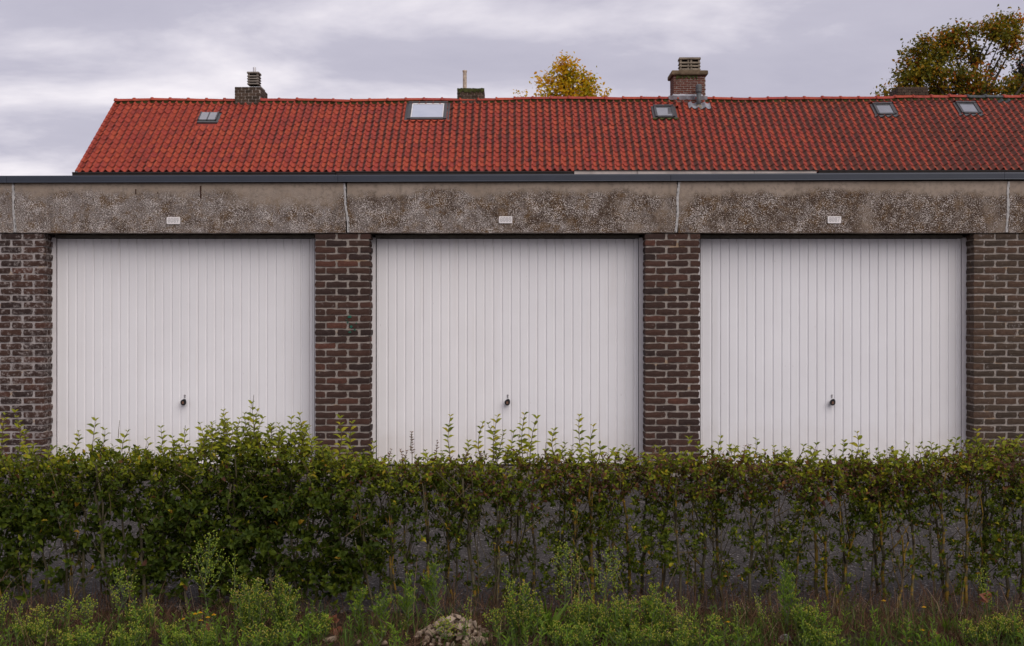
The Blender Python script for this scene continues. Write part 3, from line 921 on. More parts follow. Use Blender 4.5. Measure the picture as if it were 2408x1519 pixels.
for i in range(4):
    ca, cb = hcols[i]
    xa, xb = XL+ca*PITCH, XL+cb*PITCH
    H = thing('terraced_house', ((xa+xb)/2, YE+3, 0), HLAB[i], 'house', 'houses of the tiled terrace')
    houses.append((H, xa, xb))
    # walls
    mb = MB()
    wl, wr = xa+0.02, xb-0.02
    mb.quad([(wl,YE+.25,0),(wr,YE+.25,0),(wr,YE+.25,ZE-.06),(wl,YE+.25,ZE-.06)])
    mb.quad([(wr,YE+5.75,0),(wl,YE+5.75,0),(wl,YE+5.75,ZE-.06),(wr,YE+5.75,ZE-.06)])
    for x_, fl in ((wl,1),(wr,-1)):
        q=[(x_,YE+5.75,0),(x_,YE+.25,0),(x_,YE+.25,ZE-.06),(x_,YR,ZR-.10),(x_,YE+5.75,ZE-.06)]
        mb.quad(q if fl==1 else q[::-1])
    mb.build('wall', M_WALL, H)
    # under-roof sheet and rear slope
    mb = MB()
    for s_ in range(8):
        a=xa+(xb-xa)*s_/8; b=xa+(xb-xa)*(s_+1)/8
        mb.quad([roofp(a,-.02,-.012),roofp(b,-.02,-.012),roofp(b,SLEN,-.012),roofp(a,SLEN,-.012)])
        pa, pb = roofp(a,SLEN,-.012), roofp(b,SLEN,-.012)
        mb.quad([pb, pa, Vector((a,2*YR-YE,ZE)), Vector((b,2*YR-YE,ZE))][::-1])
    roof = mb.build('roof', M_TILE, H)
    # tiles: the 300 nearest the eave are single parts, the rest one mesh
    cells = []
    for r_ in range(NROW):
        for c in range(ca, cb):
            x = XL+c*PITCH; v = r_*EXPO
            skip = False
            for (h,xc,w_,v0,v1,st) in SKR:
                if h==i and xc-w_-PITCH*0.55 < x+PITCH*.5 < xc+w_+PITCH*.45 and v0-EXPO*0.75 < v+EXPO*.4 < v1+0.02: skip = True
            if not skip: cells.append((r_, c, x, v))
    big = MB()
    for k,(r_,c,x,v) in enumerate(cells):
        vi = random.randrange(5)
        jx = random.uniform(-.005,.005); jv = random.uniform(-.009,.009)-(random.uniform(.03,.07) if random.random() < .008 and r_ > 1 else 0); jr = random.uniform(-.016,.016)
        p = roofp(x+jx, v+jv, random.uniform(0,.005))
        tilt = SL-0.055
        px_ = 1204+x/(p.y)*FPX
        grey = (r_==NROW-1 and 2330 < px_ < 2372) or (r_==NROW-2 and 2138<px_<2150)
        if k < 300 or grey:
            me = TILEG if grey else TILE[vi]
            link(me, 'roof_tile', None, roof, loc=p, rot=Euler((tilt, 0, 0)).to_matrix().to_4x4().to_euler() if False else (tilt, jr, 0))
        else:
            V, F = TV[vi]
            M_ = Euler((tilt, jr, 0)).to_matrix()
            A = np.array(M_)
            VV = V @ A.T + np.array(p)
            b = len(big.v); big.v += [tuple(q) for q in VV]
            t = random.random()
            for f in F: big.f.append(tuple(b+q for q in f)); big.t.append(t)
    bo = big.build('roof_tiles', M_TILE, roof, True, 'stuff')
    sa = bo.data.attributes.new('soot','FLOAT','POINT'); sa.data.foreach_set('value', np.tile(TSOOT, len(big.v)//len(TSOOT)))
    # mossy mortar bed below the ridge
    mb = MB(); n_=int((xb-xa)/0.1)
    for s_ in range(n_):
        a=xa+(xb-xa)*s_/n_; b=xa+(xb-xa)*(s_+1)/n_
        mb.quad([roofp(a,SLEN-.085-random.random()*.03,.018),roofp(b,SLEN-.085-random.random()*.03,.018),roofp(b,SLEN-.03,.085),roofp(a,SLEN-.03,.085)])
    mb.build('ridge_bedding', M_MOSS, roof)
# ridge tiles
RP = 0.517
nr = int((XL+hcols[3][1]*PITCH - XL)/RP)
def ridge_mesh(seed, mat):
    r=random.Random(seed); mb=MB(); n=8
    secs=[(0.0,0.134),(0.050,0.134),(0.062,0.110),(RP*0.5,0.106),(RP+0.02,0.100)]
    for k,(x,rad) in enumerate(secs):
        for j in range(n+1):
            q=math.pi*j/n
            mb.v.append((x, -rad*1.12*math.cos(q), rad*0.82*math.sin(q)-0.03+r.uniform(-.002,.002)))
    for k in range(len(secs)-1):
        for j in range(n):
            b=k*(n+1)+j
            mb.f.append((b,b+(n+1),b+n+2,b+1)); mb.t.append(0)
    mb.f.append(tuple(range(n+1))); mb.t.append(0)
    me=mb.mesh('ridge_tile', True); me.materials.append(mat); return me
RM=[ridge_mesh(k,M_TILE) for k in range(4)]; RG=ridge_mesh(9,M_TILEG)
for k in range(nr+1):
    x = XL-0.02+k*RP
    hi_ = 3
    for i in range(4):
        if x < houses[i][2]-0.1: hi_ = i; break
    p = roofp(x, SLEN, 0.0); q = roofp(x+RP, SLEN, 0.0)
    px_ = 1204+x/YR*FPX
    me = RG if 2255 < px_ < 2345 else random.choice(RM)
    rf = [c for c in houses[hi_][0].children if c.name.split('.')[0]=='roof'][0]
    link(me, 'ridge_tile', None, rf, loc=p+Vector((0,random.uniform(-.01,.01),0.045+random.uniform(-.004,.008))), rot=(random.uniform(-.04,.04), -math.atan2(q.z-p.z, RP)+random.uniform(-.012,.012), random.uniform(-.012,.012)))
# verge: end row of tiles turned down along the gable
Hh, xa0, xb0 = houses[0]
for r_ in range(NROW):
    mb=MB(); v=r_*EXPO
    a=roofp(xa0-.03,v,.062); b=roofp(xa0-.03,v+EXPO+.03,.044); c=roofp(xa0-.045,v+EXPO+.03,-.06); d=roofp(xa0-.045,v,-.045)
    a2=roofp(xa0+.05,v,.060); b2=roofp(xa0+.05,v+EXPO+.03,.042)
    mb.quad([a,b,c,d][::-1]); mb.quad([a,a2,b2,b]); mb.quad([d,a,a+Vector((.02,.01,-.02)),d+Vector((.02,.01,0))]); mb.quad([a,roofp(xa0-.03,v,.03),roofp(xa0+.05,v,.03),a2])
    mb.build('verge_tile', M_TILE, [c_ for c_ in Hh.children if c_.name.split('.')[0]=='roof'][0])
# gutters
def gutter(H, pxa, pxb, py, mat, h=0.095, ylip=0.0):
    xa, xb = X(pxa, YE-.08), X(pxb, YE-.08)
    zt = Z(py, YE-.08)
    pr=[(-0.02,zt),(-.12,zt+0.004),(-.135,zt-0.006),(-.132,zt-.022),(-.120,zt-.030),(-.105,zt-h),(-.09,zt-h-.01),(0.1,zt-h-.01),(0.1,zt)]
    mb=MB()
    for k in range(len(pr)):
        a=pr[k]; b=pr[(k+1)%len(pr)]
        mb.quad([(xa,YE+a[0],a[1]),(xa,YE+b[0],b[1]),(xb,YE+b[0],b[1]),(xb,YE+a[0],a[1])])
    mb.quad([(xa,YE+a,b) for a,b in pr]); mb.quad([(xb,YE+a,b) for a,b in pr][::-1])
    return mb.build('gutter', mat, H)
gutter(houses[0][0], 171, 789, 405.3, M_GUTTER, 0.16)
gutter(houses[1][0], 791, 1348.5, 403.2, M_GUTTER, 0.16)
gutter(houses[3][0], 1925, 2760, 400.2, M_GUTTER, 0.16)
for a,b in ((1350.5,1497),(1498.3,1772),(1773.3,1919)):
    xa, xb = X(a,YE-.08), X(b,YE-.08); zt=Z(401.0,YE-.08)
    mb=MB(); mb.box(xa,xb,YE-.13,YE+.1,zt-.20,zt-0.012); mb.build('gutter_board', M_WGUT, houses[2][0])
mb=MB(); xa,xb=X(1350,YE-.08),X(1922,YE-.08); zt=Z(401.0,YE-.08); mb.box(xa,xb,YE-.155,YE+.1,zt-.0115,zt+.006); mb.build('gutter_rim', M_GUTTER, houses[2][0])

# skylights
def slab(mb, xa, xb, va, vb, n0, n1):
    P=[roofp(xa,va,n0),roofp(xb,va,n0),roofp(xb,vb,n0),roofp(xa,vb,n0),roofp(xa,va,n1),roofp(xb,va,n1),roofp(xb,vb,n1),roofp(xa,vb,n1)]
    b=len(mb.v); mb.v+=[tuple(p) for p in P]
    for q in ((0,3,2,1),(4,5,6,7),(0,1,5,4),(1,2,6,5),(2,3,7,6),(3,0,4,7)):
        mb.f.append(tuple(b+i for i in q)); mb.t.append(0)
for (h,xc,w_,v0,v1,st) in SKR:
    H = houses[h][0]
    mb = MB(); 
    n0, n1 = -0.01, 0.075
    if st=='old':
        slab(mb, xc-w_-.10, xc+w_+.10, v0-.07, v1+.06, n0, 0.040)
        sk = mb.build('skylight', M_ZINC, H)
        mb=MB(); slab(mb, xc-w_, xc-.012, v0+.02, v1, 0.05, 0.075); mb.build('pane', M_GLASS, sk)
        mb=MB(); slab(mb, xc+.012, xc+w_-.01, v0+.02, v1, 0.05, 0.075); mb.build('pane', M_GLASS, sk)
        for (a,b,c,d) in ((xc-w_-.03,xc-w_-.002,v0,v1+.03),(xc+w_-.008,xc+w_+.03,v0,v1+.03),(xc-.0115,xc+.0115,v0,v1+.03)):
            mb=MB(); slab(mb,a,b,c,d,0.0405,0.088); mb.build('glazing_bar', M_SKYF, sk)
        continue
    fw = 0.095 if st=='big' else 0.062
    # flashing tray
    slab(mb, xc-w_-.07, xc+w_+.07, v0-.05, v1+.08, n0, 0.030)
    sk = mb.build('skylight', M_SKYF, H)
    if st=='big': sk['label']='wide skylight with a pale bluish pane'
    for (a,b,c,d,nm) in ((xc-w_,xc-w_+fw,v0,v1-.001,'frame'),(xc+w_-fw,xc+w_,v0,v1-.001,'frame')):
        mb=MB(); slab(mb,a,b,c,d,0.031,n1); mb.build('frame', M_SKYF, sk)
    mb=MB(); slab(mb,xc-w_-.01,xc+w_+.01,v1,v1+.06,0.031,n1+.015); mb.build('frame', M_SKYF, sk)
    mb=MB(); slab(mb,xc-w_+fw+.001,xc+w_-fw-.001,v0-.02,v0+fw*.8,0.031,n1-.01); mb.build('frame', M_SKYF, sk)
    mb=MB(); slab(mb,xc-w_+fw+.001,xc+w_-fw-.001,v0+fw*.8+.001,v1-.001,0.035,0.052)
    mb.build('pane', M_PALEPANE if st=='big' else M_GLASS, sk)
    if st=='big':
        mb=MB(); iw=.028
        slab(mb,xc-w_+fw+.002,xc-w_+fw+iw,v0+fw*.85,v1-.003,0.0525,0.062); slab(mb,xc+w_-fw-iw,xc+w_-fw-.002,v0+fw*.85,v1-.003,0.0525,0.062)
        slab(mb,xc-w_+fw+iw+.001,xc+w_-fw-iw-.001,v1-.06,v1-.003,0.0525,0.062)
        mb.build('inner_lining', M_SKYI, sk)
    # wavy apron below, dressed over the tiles
    mb=MB(); nn=28
    for k in range(nn):
        a=xc-w_-.10+(2*w_+.20)*k/nn; b=xc-w_-.10+(2*w_+.20)*(k+1)/nn
        ha=tile_h(((a-XL)/PITCH)%1.0); hb=tile_h(((b-XL)/PITCH)%1.0)
        mb.quad([roofp(a,v0-.13,ha+.034),roofp(b,v0-.13,hb+.034),roofp(b,v0-.045,.042),roofp(a,v0-.045,.042)])
        mb.quad([roofp(a,v0-.13,ha+.020),roofp(b,v0-.13,hb+.020),roofp(b,v0-.13,hb+.034),roofp(a,v0-.13,ha+.034)])
    mb.build('apron', M_MOSS if st=='small' and h==2 else M_TILE if st=='big' else M_ZINC, sk)

# chimneys
def chimney(H, pxa, pxb, pyt, pyb, depth, matb, matm, yc, bl=0.185, bh=0.058, taper=0.0, lab=None):
    y0 = yc-depth/2
    xa, xb = X(pxa, y0), X(pxb, y0); zt, zb = Z(pyt, y0), Z(pyb, y0)
    core = MB(); core.box(xa+.008, xb-.008, y0+.008, y0+depth-.008, zb-.35, zt-.004)
    ch = core.build('chimney', matm, H)
    if lab: ch['label']=lab
    cz = bh+.012
    nrow = int((zt-zb+.3)/cz)
    W_ = xb-xa
    meshes={}
    def bm_(L):
        k=round(L,3)
        if k not in meshes:
            meshes[k]=[]
            for s_ in range(3):
                me=brick_mesh('brick',L,0.09,bh,3000+s_+int(k*1000)); me.materials.append(matb); meshes[k].append(me)
        return random.choice(meshes[k])
    for r_ in range(nrow):
        z=zt-(r_+1)*cz+.006; sh=taper*max(0,(zt-z))
        def course(u0,u1,place):
            u=u0; first=True
            while u < u1-.02:
                L=bl
                if first and r_%2: L=bl*.5-.006
                L=min(L,u1-u)
                if L>.03: place(u,L)
                u+=L+.012; first=False
        course(xa-sh, xb+sh, lambda u,L: link(bm_(L),'brick',None,ch,loc=(u,y0-sh+random.uniform(-.003,.003),z)))
        if r_*cz < (zt-zb)+.15:
            if (xa+xb)/2 < 0: course(y0+.1, y0+depth, lambda u,L: link(bm_(L),'brick',None,ch,loc=(xb,u,z),rot=(0,0,R(90))))
            else: course(y0+.1, y0+depth, lambda u,L: link(bm_(L),'brick',None,ch,loc=(xa,u+L,z),rot=(0,0,R(-90))))
    return ch, xa, xb, y0, zt, zb
def cowl(ch, pxa, pxb, pyt, pyb, yc, nsl, mat):
    xa, xb = X(pxa, yc), X(pxb, yc); zt, zb = Z(pyt, yc), Z(pyb, yc)
    w=xb-xa; h=(zt-zb)
    mb=MB(); mb.box(xa+.05,xb-.05,yc-w/2+.05,yc+w/2-.05,zb-.01,zt-.03); 
    core=mb.build('cowl_core', M_CRACK, ch)
    st=h/(nsl)
    for k in range(nsl):
        z0=zb+k*st
        # flared louvre ring: narrow top, drip edge at the bottom
        mb=MB()
        o=0.0 if k else 0.012
        ring=lambda e,z: [(xa-e,yc-w/2-e,z),(xb+e,yc-w/2-e,z),(xb+e,yc+w/2+e,z),(xa-e,yc+w/2+e,z)]
        top_last = k==nsl-1
        secs=[ring(0.008,z0),ring(0.016,z0+.012),ring(-.004,z0+st*.60),ring(-.035,z0+st*.62)] if not top_last else [ring(0.014,z0+st*.30),ring(0.020,z0+st*.42),ring(0.012,z0+st*.95),ring(-.04,z0+st)]
        secs=[ring(-.04,(z0 if not top_last else z0+st*.30)+.002)]+secs
        for a in range(len(secs)-1):
            for j in range(4):
                j2=(j+1)%4
                mb.quad([secs[a][j],secs[a][j2],secs[a+1][j2],secs[a+1][j]])
        mb.quad(secs[-1]); mb.quad(secs[0][::-1])
        mb.build('cowl_ring', mat, ch)
    # corner posts
    for sx in (xa+.005, xb-.055):
        for sy in (yc-w/2+.005, yc+w/2-.055):
            mb=MB(); mb.box(sx,sx+.05,sy,sy+.05,zb,zt-st*.7); mb.build('cowl_post', mat, ch)
# A
chA,xa,xb,y0,zt,zb = chimney(houses[0][0], 552, 612, 204, 240, 1.0, M_CHIMD, M_MORT, 33.35, 0.19, 0.075, lab='low dark brick stack with a louvred cowl')
mb=MB(); mb.box(xa+.40-.0,xb-.02,y0+.25,y0+.75,zt-.003,zt+.05); mb.build('mortar_cap', M_COWLG, chA)
cowl(chA, 585, 610.5, 171, 201, 33.3, 5, M_COWLG)
mb=MB(); mb.lathe((X(598.5,33.3),33.3,Z(172.5,33.3)), [(.045,0),(.045,.17),(.040,.175)], 14); mb.build('flue_pipe', M_PIPE, chA)
# B
chB,xa,xb,y0,zt,zb = chimney(houses[1][0], 1075, 1139, 209, 240, 0.8, M_CHIMD, M_MORTD, 33.3, 0.19, 0.075, lab='short dark mossy stack')
mb=MB()
for k in range(16):
    u=xa+(xb-xa)*k/16
    mb.box(u,u+(xb-xa)/16-.0,y0-.016,y0+.05,zt-.05-random.random()*.07,zt+.012+random.random()*.014)
mb.build('moss_strip', M_MOSS, chB, kind='stuff')
pxm=X(1093,33.3)
mb=MB(); mb.lathe((pxm,33.3,zt-.01), [(.058,0),(.055,Z(165,33.3)-zt-.05),(.066,Z(165,33.3)-zt-.045),(.066,Z(165,33.3)-zt),(.05,Z(165,33.3)-zt+.004)], 14); mb.build('flue_pipe', M_POT, chB)
# C
chC,xa,xb,y0,zt,zb = chimney(houses[2][0], 1584, 1659.5, 177, 235, 0.75, M_CHIMR, M_MORT, 33.25, 0.185, 0.050, lab='tall red brick stack with mossy slab and twin cowls')
mb=MB(); cx0,cx1=X(1579.5,y0-.07),X(1665.5,y0-.07)
ring=lambda e,z:[(cx0+e,y0-.07+e,z),(cx1-e,y0-.07+e,z),(cx1-e,y0+.82-e,z),(cx0+e,y0+.82-e,z)]
secs=[ring(.02,zt+.001),ring(0,zt+.03),ring(.004,zt+.115),ring(.03,zt+.135)]
for a in range(3):
    for j in range(4): mb.quad([secs[a][j],secs[a][(j+1)%4],secs[a+1][(j+1)%4],secs[a+1][j]])
mb.quad(secs[-1]); mb.quad(secs[0][::-1]); mb.build('slab_cap', M_CAP, chC)
for (a,b) in ((1597,1619.5),(1621.5,1644.5)): cowl(chC, a, b, 137, 167.5, 33.2, 4, M_COWL)
mb=MB(); 
for k in range(18):
    u=X(1590,y0)+ (X(1640,y0)-X(1590,y0))*k/18
    mb.box(u,u+.035,y0-.015,y0+.03,zt-.02-random.random()*.10,zt-.0015)
mb.build('moss_strip', M_MOSS, chC, kind='stuff')
# lead flashing draped over the ridge
mb=MB(); nn=24; fa,fb=X(1572,32.9),X(1663,32.9)
for k in range(nn):
    a=fa+(fb-fa)*k/nn; b=fa+(fb-fa)*(k+1)/nn
    wv=lambda u: .012*math.sin(u*23)+.008*math.sin(u*51)
    rise=lambda t: .16-.07*(1 if t<.10 or t>.90 else 0)
    pa,pb=roofp(a,SLEN-.10,.075+wv(a)),roofp(b,SLEN-.10,.075+wv(b))
    ta=Vector((a,YR-.16+wv(a)*.5,roofp(a,SLEN).z+.10)); tb=Vector((b,YR-.16+wv(b)*.5,roofp(b,SLEN).z+.10))
    ra=Vector((a,YR-.12,roofp(a,SLEN).z+rise(k/nn))); rb=Vector((b,YR-.12,roofp(b,SLEN).z+rise((k+1)/nn)))
    mb.quad([pa,pb,tb,ta]); mb.quad([ta,tb,rb,ra]); mb.quad([ra,rb,rb+Vector((0,.2,0)),ra+Vector((0,.2,0))])
mb.build('lead_flashing', M_LEAD, chC, True)
# vent pipe
xv, vv = sky_uv(1643, 256)
pb_ = roofp(xv, vv, 0)
ztop=Z(199,pb_.y)
mb=MB(); mb.lathe((xv,pb_.y,pb_.z-.05), [(.068,0),(.066,ztop-pb_.z-.16)], 14); 
vp=mb.build('vent_pipe', M_ZINC, houses[2][0], True)
mb=MB(); mb.lathe((xv,pb_.y,ztop-.22), [(.078,0),(.090,.01),(.090,.075),(.084,.085),(.088,.095),(.088,.19),(.06,.225),(.02,.24)], 16); mb.build('vent_cap', M_ZINC, vp)
mb=MB(); mb.lathe((xv,pb_.y,pb_.z-.06), [(.105,0),(.10,.08),(.075,.15)], 14); mb.build('lead_collar', M_COWL, vp)
mb=MB(); nn=16
for k in range(nn):
    a=xv-.29+.62*k/nn; b=xv-.29+.62*(k+1)/nn
    ha=tile_h(((a-XL)/PITCH)%1.0); hb=tile_h(((b-XL)/PITCH)%1.0)
    mb.quad([roofp(a,vv-.10,ha+.036),roofp(b,vv-.10,hb+.036),roofp(b,vv+.20,hb+.044),roofp(a,vv+.20,ha+.044)])
mb.build('lead_skirt', M_LEAD, vp, True)
# D
chD,xa,xb,y0,zt,zb = chimney(houses[3][0], 2112, 2181, 204, 234, 0.8, M_CHIMD, M_MORTD, 33.4, 0.19, 0.07, taper=0.10, lab='dark stub of a chimney in front of the autumn tree')

# ------------------------------------------------------------------ trees beyond the terrace
def tree(name, label, trunk_px, Y, clumps, mat, nper, lsize, tints, seed, ztop_px, spread=1.0, trunk_r=0.16):
    r = random.Random(seed)
    bx = X(trunk_px, Y)
    T = thing(name, (bx, Y, 0), label, 'tree')
    mpx = Y/FPX
    tr = MB()
    zt = Z(ztop_px, Y)
    pts=[(bx+0.25*math.sin(k*1.3+seed)*k/9, Y+.15*math.sin(k*.9), zt*k/9) for k in range(10)]
    tr.tube(pts, [trunk_r*(1-.80*k/9) for k in range(10)], 8)
    trunk = tr.build('trunk', M_BARK, T, True)
    lm = MB()
    lv = Leaves()
    for (px, py, rx, ry, dens) in clumps:
        c = Vector((X(px,Y), Y+r.uniform(-1.1,1.1)*rx*mpx, Z(py,Y)))
        ax_, az_ = rx*mpx, ry*mpx; ay_ = (ax_+az_)/2
        # limb from the trunk up to the clump
        kz = max(0.25, min(.92, (c.z-0.9*abs(c.x-bx)-.4)/zt)); s0=Vector(pts[min(9,int(kz*9))])
        s1=s0.lerp(c,.5)+Vector((r.uniform(-.15,.15),r.uniform(-.15,.15),-.12))
        Lb=(c-s0).length
        lm.tube([s0,s0.lerp(s1,.5)+Vector((r.uniform(-.08,.08),0,-.03)),s1,s1.lerp(c,.6)+Vector((r.uniform(-.1,.1),0,.05)),c],[.030+.012*Lb,.026+.009*Lb,.022+.005*Lb,.016,.008],5)
        nt = max(4,int(dens*nper/26))
        for k in range(nt):
            # twig
            d=Vector((r.gauss(0,1),r.gauss(0,1),r.gauss(.25,1))); d.normalize()
            f=r.random()**.45
            e=c+Vector((d.x*ax_*f,d.y*ay_*f,d.z*az_*f))
            st=c.lerp(e,.05+.3*r.random())
            if r.random()<.6: lm.tube([st,st.lerp(e,.55)+Vector((r.uniform(-.05,.05),r.uniform(-.05,.05),.03)),e],[.010,.007,.003],3,cap=False)
            tb = r.choice(tints)
            for q in range(int(18*r.uniform(.7,1.5))):
                o=Vector((r.gauss(0,1),r.gauss(0,1),r.gauss(0,1)))*lsize*1.35*spread
                p=e+o+Vector((0,0,-.25*lsize))
                dd=Vector((r.gauss(0,1),r.gauss(0,1),r.gauss(-.45,.8)))
                nn_=Vector((r.gauss(0,.7),r.gauss(-.3,.7),r.gauss(.8,.6)))
                ls=lsize*r.uniform(.65,1.2)
                lv.add(p,dd,nn_,ls,ls*.36,min(1,max(0,tb+r.gauss(0,.13))))
    lm.build('branches', M_BARK, T, True, 'stuff')
    lv.build('crown', mat, T, True)
    return T
tree('young_tree', 'small pointed tree with thin yellow leaves rising behind the ridge', 1338, 40.0,
     [(1328,138,7,11,.5),(1322,156,13,12,.9),(1342,158,11,12,.8),(1304,168,9,8,.45),(1332,178,22,14,1.7),(1366,182,17,13,1.1),(1386,188,10,8,.5),(1296,198,16,12,1.0),(1328,203,24,14,1.9),(1362,205,22,13,1.6),(1388,216,13,10,.9),(1287,222,13,9,.9),(1322,226,26,12,1.9),(1358,228,26,10,1.7),(1272,184,4,5,.12),(1386,200,11,8,.5),(1418,226,9,4,.12),(1232,231,5,3,.1),(1330,260,50,28,2.5),(1330,310,55,30,2.5)],
     M_YELL, 240, 0.135, [.15,.3,.45,.55,.7,.85], 11, 150, 0.85, 0.09)
tree('autumn_tree', 'broad tree with olive and rust autumn leaves above the right end of the roof', 2290, 44.0,
     [(2355,52,30,22,1.6),(2378,62,22,20,1.2),(2330,72,26,18,1.2),(2300,66,15,14,.6),(2345,92,42,18,1.9),(2385,95,22,16,1.0),(2275,66,10,8,.3),(2255,76,25,16,1.2),(2228,84,20,16,1.0),(2215,100,22,18,1.2),(2250,100,26,16,1.0),(2218,125,22,18,1.3),(2262,130,20,15,.7),(2168,100,13,10,.6),(2158,118,19,15,1.0),(2178,118,12,12,.6),(2140,128,12,14,.5),(2165,142,26,15,1.3),(2200,150,24,16,1.3),(2135,160,18,12,.8),(2160,172,28,14,1.4),(2122,185,14,12,.6),(2150,195,32,12,1.5),(2205,180,30,15,1.5),(2245,170,26,14,.9),(2280,190,36,16,1.5),(2235,200,36,14,1.6),(2125,205,20,10,.9),(2190,215,40,12,1.6),(2260,220,46,12,1.7),(2320,200,34,18,1.1),(2312,128,24,14,.6),(2375,120,28,14,.7),(2330,215,36,12,1.3),(2400,195,30,22,1.2),(2072,219,8,7,.22),(2090,224,7,5,.12),(2290,110,14,12,.35),(2350,150,22,12,.22),(2300,160,14,14,.3),(2220,260,90,30,4),(2330,280,90,30,3),(2470,90,40,35,2.5),(2480,170,40,35,2.5)],
     M_AUT, 400, 0.150, [.05,.15,.25,.3,.4,.5,.65,.9], 5, 70, 0.9, 0.22)
tree('dark_tree', 'dark purple-green tree at the right edge behind the autumn tree', 2435, 47.0,
     [(2412,130,14,14,.8),(2402,155,13,14,.9),(2412,178,22,16,1.6),(2395,200,26,16,1.8),(2360,214,26,12,1.0),(2420,215,34,16,2.2),(2450,170,40,40,3),(2410,260,60,30,3)],
     M_EVER, 420, 0.13, [.1,.3,.5,.6,.9], 21, 120, 0.9, 0.2)

# ------------------------------------------------------------------ privet hedge
YH = 6.30
hedge = thing('privet_hedge', (0, YH, 0.02), 'leggy privet hedge in front of the garages, bushier and taller on the left', 'hedge')
HTX = [-120,0,130,200,300,450,520,600,660,740,800,880,930,965,1010,1100,1200,1400,1500,1600,1700,1800,1900,2050,2150,2250,2330,2408,2530]
HTY = [1066,1078,1078,1068,1068,1070,1054,1038,1050,1066,1076,1084,1094,1104,1090,1084,1080,1084,1080,1078,1074,1080,1086,1086,1080,1064,1054,1050,1050]
def top_z(px): return Z(lerp(px, HTX, HTY) + 5*math.sin(px*.071) + 4*math.sin(px*.163+2), YH)
DENX = [-120,0,160,260,420,520,820,900,960,1020,1080,1250,1400,1600,1750,1850,2000,2150,2230,2300,2408,2530]
DENL = [.46,.40,.22,.30,.58,.92,.72,.44,.24,.18,.34,.46,.38,.44,.42,.30,.26,.28,.38,.56,.66,.6]
def dens(px, z):
    """share of full leafiness at a height"""
    zt = top_z(px); k = (zt - z)/max(zt, .1)
    low = lerp(px, DENX, DENL)
    if k < 0: return 0
    bt = .20+.10*math.sin(px*.019)+.06*math.sin(px*.053+1)
    up = .84 if k < bt else max(low, .84-(k-bt)*(2.4 if px > 850 else 2.2))
    if z < .26: up *= max(0, (z-.03)/.23)**1.1
    return up
# stems
EXPL = [(105,1398,98,1150,.009,.0),(150,1392,160,1180,.008,.0),(40,1398,30,1180,.009,.1),(265,1372,236,1150,.014,.0),(195,1395,210,1190,.010,.0),(345,1386,330,1180,.012,.05),(440,1444,433,1330,.008,.0),(432,1420,425,1150,.009,.0),(475,1400,478,1100,.012,.05),(548,1390,560,1120,.012,.0),(565,1396,545,1140,.010,.0),
 (700,1400,690,1190,.010,.0),(720,1410,735,1210,.010,.0),(845,1404,770,1160,.011,.15),(880,1390,850,1190,.008,.1),(913,1395,928,1170,.010,.25),(1008,1385,1000,1110,.010,.3),(985,1380,945,1290,.008,.0),(1120,1380,1090,1120,.010,.2),(1165,1384,1180,1140,.011,.15),(1200,1384,1225,1200,.009,.1),
 (1394,1396,1388,1105,.011,.95),(1405,1300,1415,1150,.009,.2),(1482,1400,1462,1105,.010,.8),(1505,1310,1520,1150,.010,.0),(1310,1378,1330,1150,.009,.4),(1555,1380,1570,1150,.009,.2),(1600,1408,1585,1140,.008,.4),(1650,1420,1665,1130,.010,.4),(1700,1400,1680,1100,.010,.7),(1760,1390,1772,1150,.010,.1),(1815,1400,1800,1180,.009,.3),
 (1925,1396,1914,1110,.011,.9),(1946,1420,1944,1250,.009,.8),(1965,1420,2016,1210,.010,.85),(1990,1390,1975,1130,.008,.3),(2078,1412,2056,1180,.011,.9),(2055,1330,2050,1150,.010,.1),(2110,1370,2132,1270,.009,.9),(2150,1390,2150,1130,.009,.5),(2228,1432,2200,1150,.011,.8),(2222,1400,2205,1140,.009,.6),(2273,1420,2269,1080,.010,.6),(2300,1280,2310,1130,.016,.0),(2365,1420,2370,1150,.010,.4),(2400,1400,2395,1150,.010,.2),
 (-40,1395,-50,1150,.010,.1),(2440,1400,2450,1150,.010,.3),(2480,1400,2470,1150,.010,.2),(615,1395,625,1130,.011,.0),(655,1390,640,1140,.012,.0),(380,1392,395,1140,.012,.0),(300,1392,290,1150,.009,.0),(770,1398,790,1160,.009,.0),(1050,1384,1055,1150,.009,.3),(1260,1384,1250,1150,.009,.4),(1355,1388,1350,1160,.008,.4)]
stem_tops = []
twigs = MB(); fol = Leaves()
hr = random.Random(31)
def sprig(p, d, n_pairs, ls, tint_f, vis=True):
    """short twig with opposite leaf pairs"""
    d = Vector(d).normalized(); p = Vector(p)
    step = ls*0.52
    e = p + d*(step*n_pairs)
    twigs.tube([p, e], [.0019,.0010], 3, cap=False)
    side = d.cross(Vector((hr.gauss(0,1),hr.gauss(0,1),hr.gauss(0,1))))
    if side.length < 1e-3: side = Vector((1,0,0))
    side.normalize()
    for k in range(n_pairs+1):
        q = p + d*(step*k)
        if k % 2: s2 = d.cross(side)
        else: s2 = side
        for sg in (-1, 1):
            if hr.random() < .10: continue
            dd = s2*sg*hr.uniform(.7,1.0) + d*hr.uniform(.45,.9) + Vector((0,0,hr.uniform(-.1,.25)))
            L = ls*hr.uniform(.7,1.15)*(1-.25*k/(n_pairs+1))
            nn_ = d*1.0 - s2*sg*.5 + Vector((hr.gauss(0,.25),hr.gauss(-.1,.25),hr.gauss(.2,.25)))
            fol.add(q, dd, nn_, L, L*hr.uniform(.26,.34), tint_f())
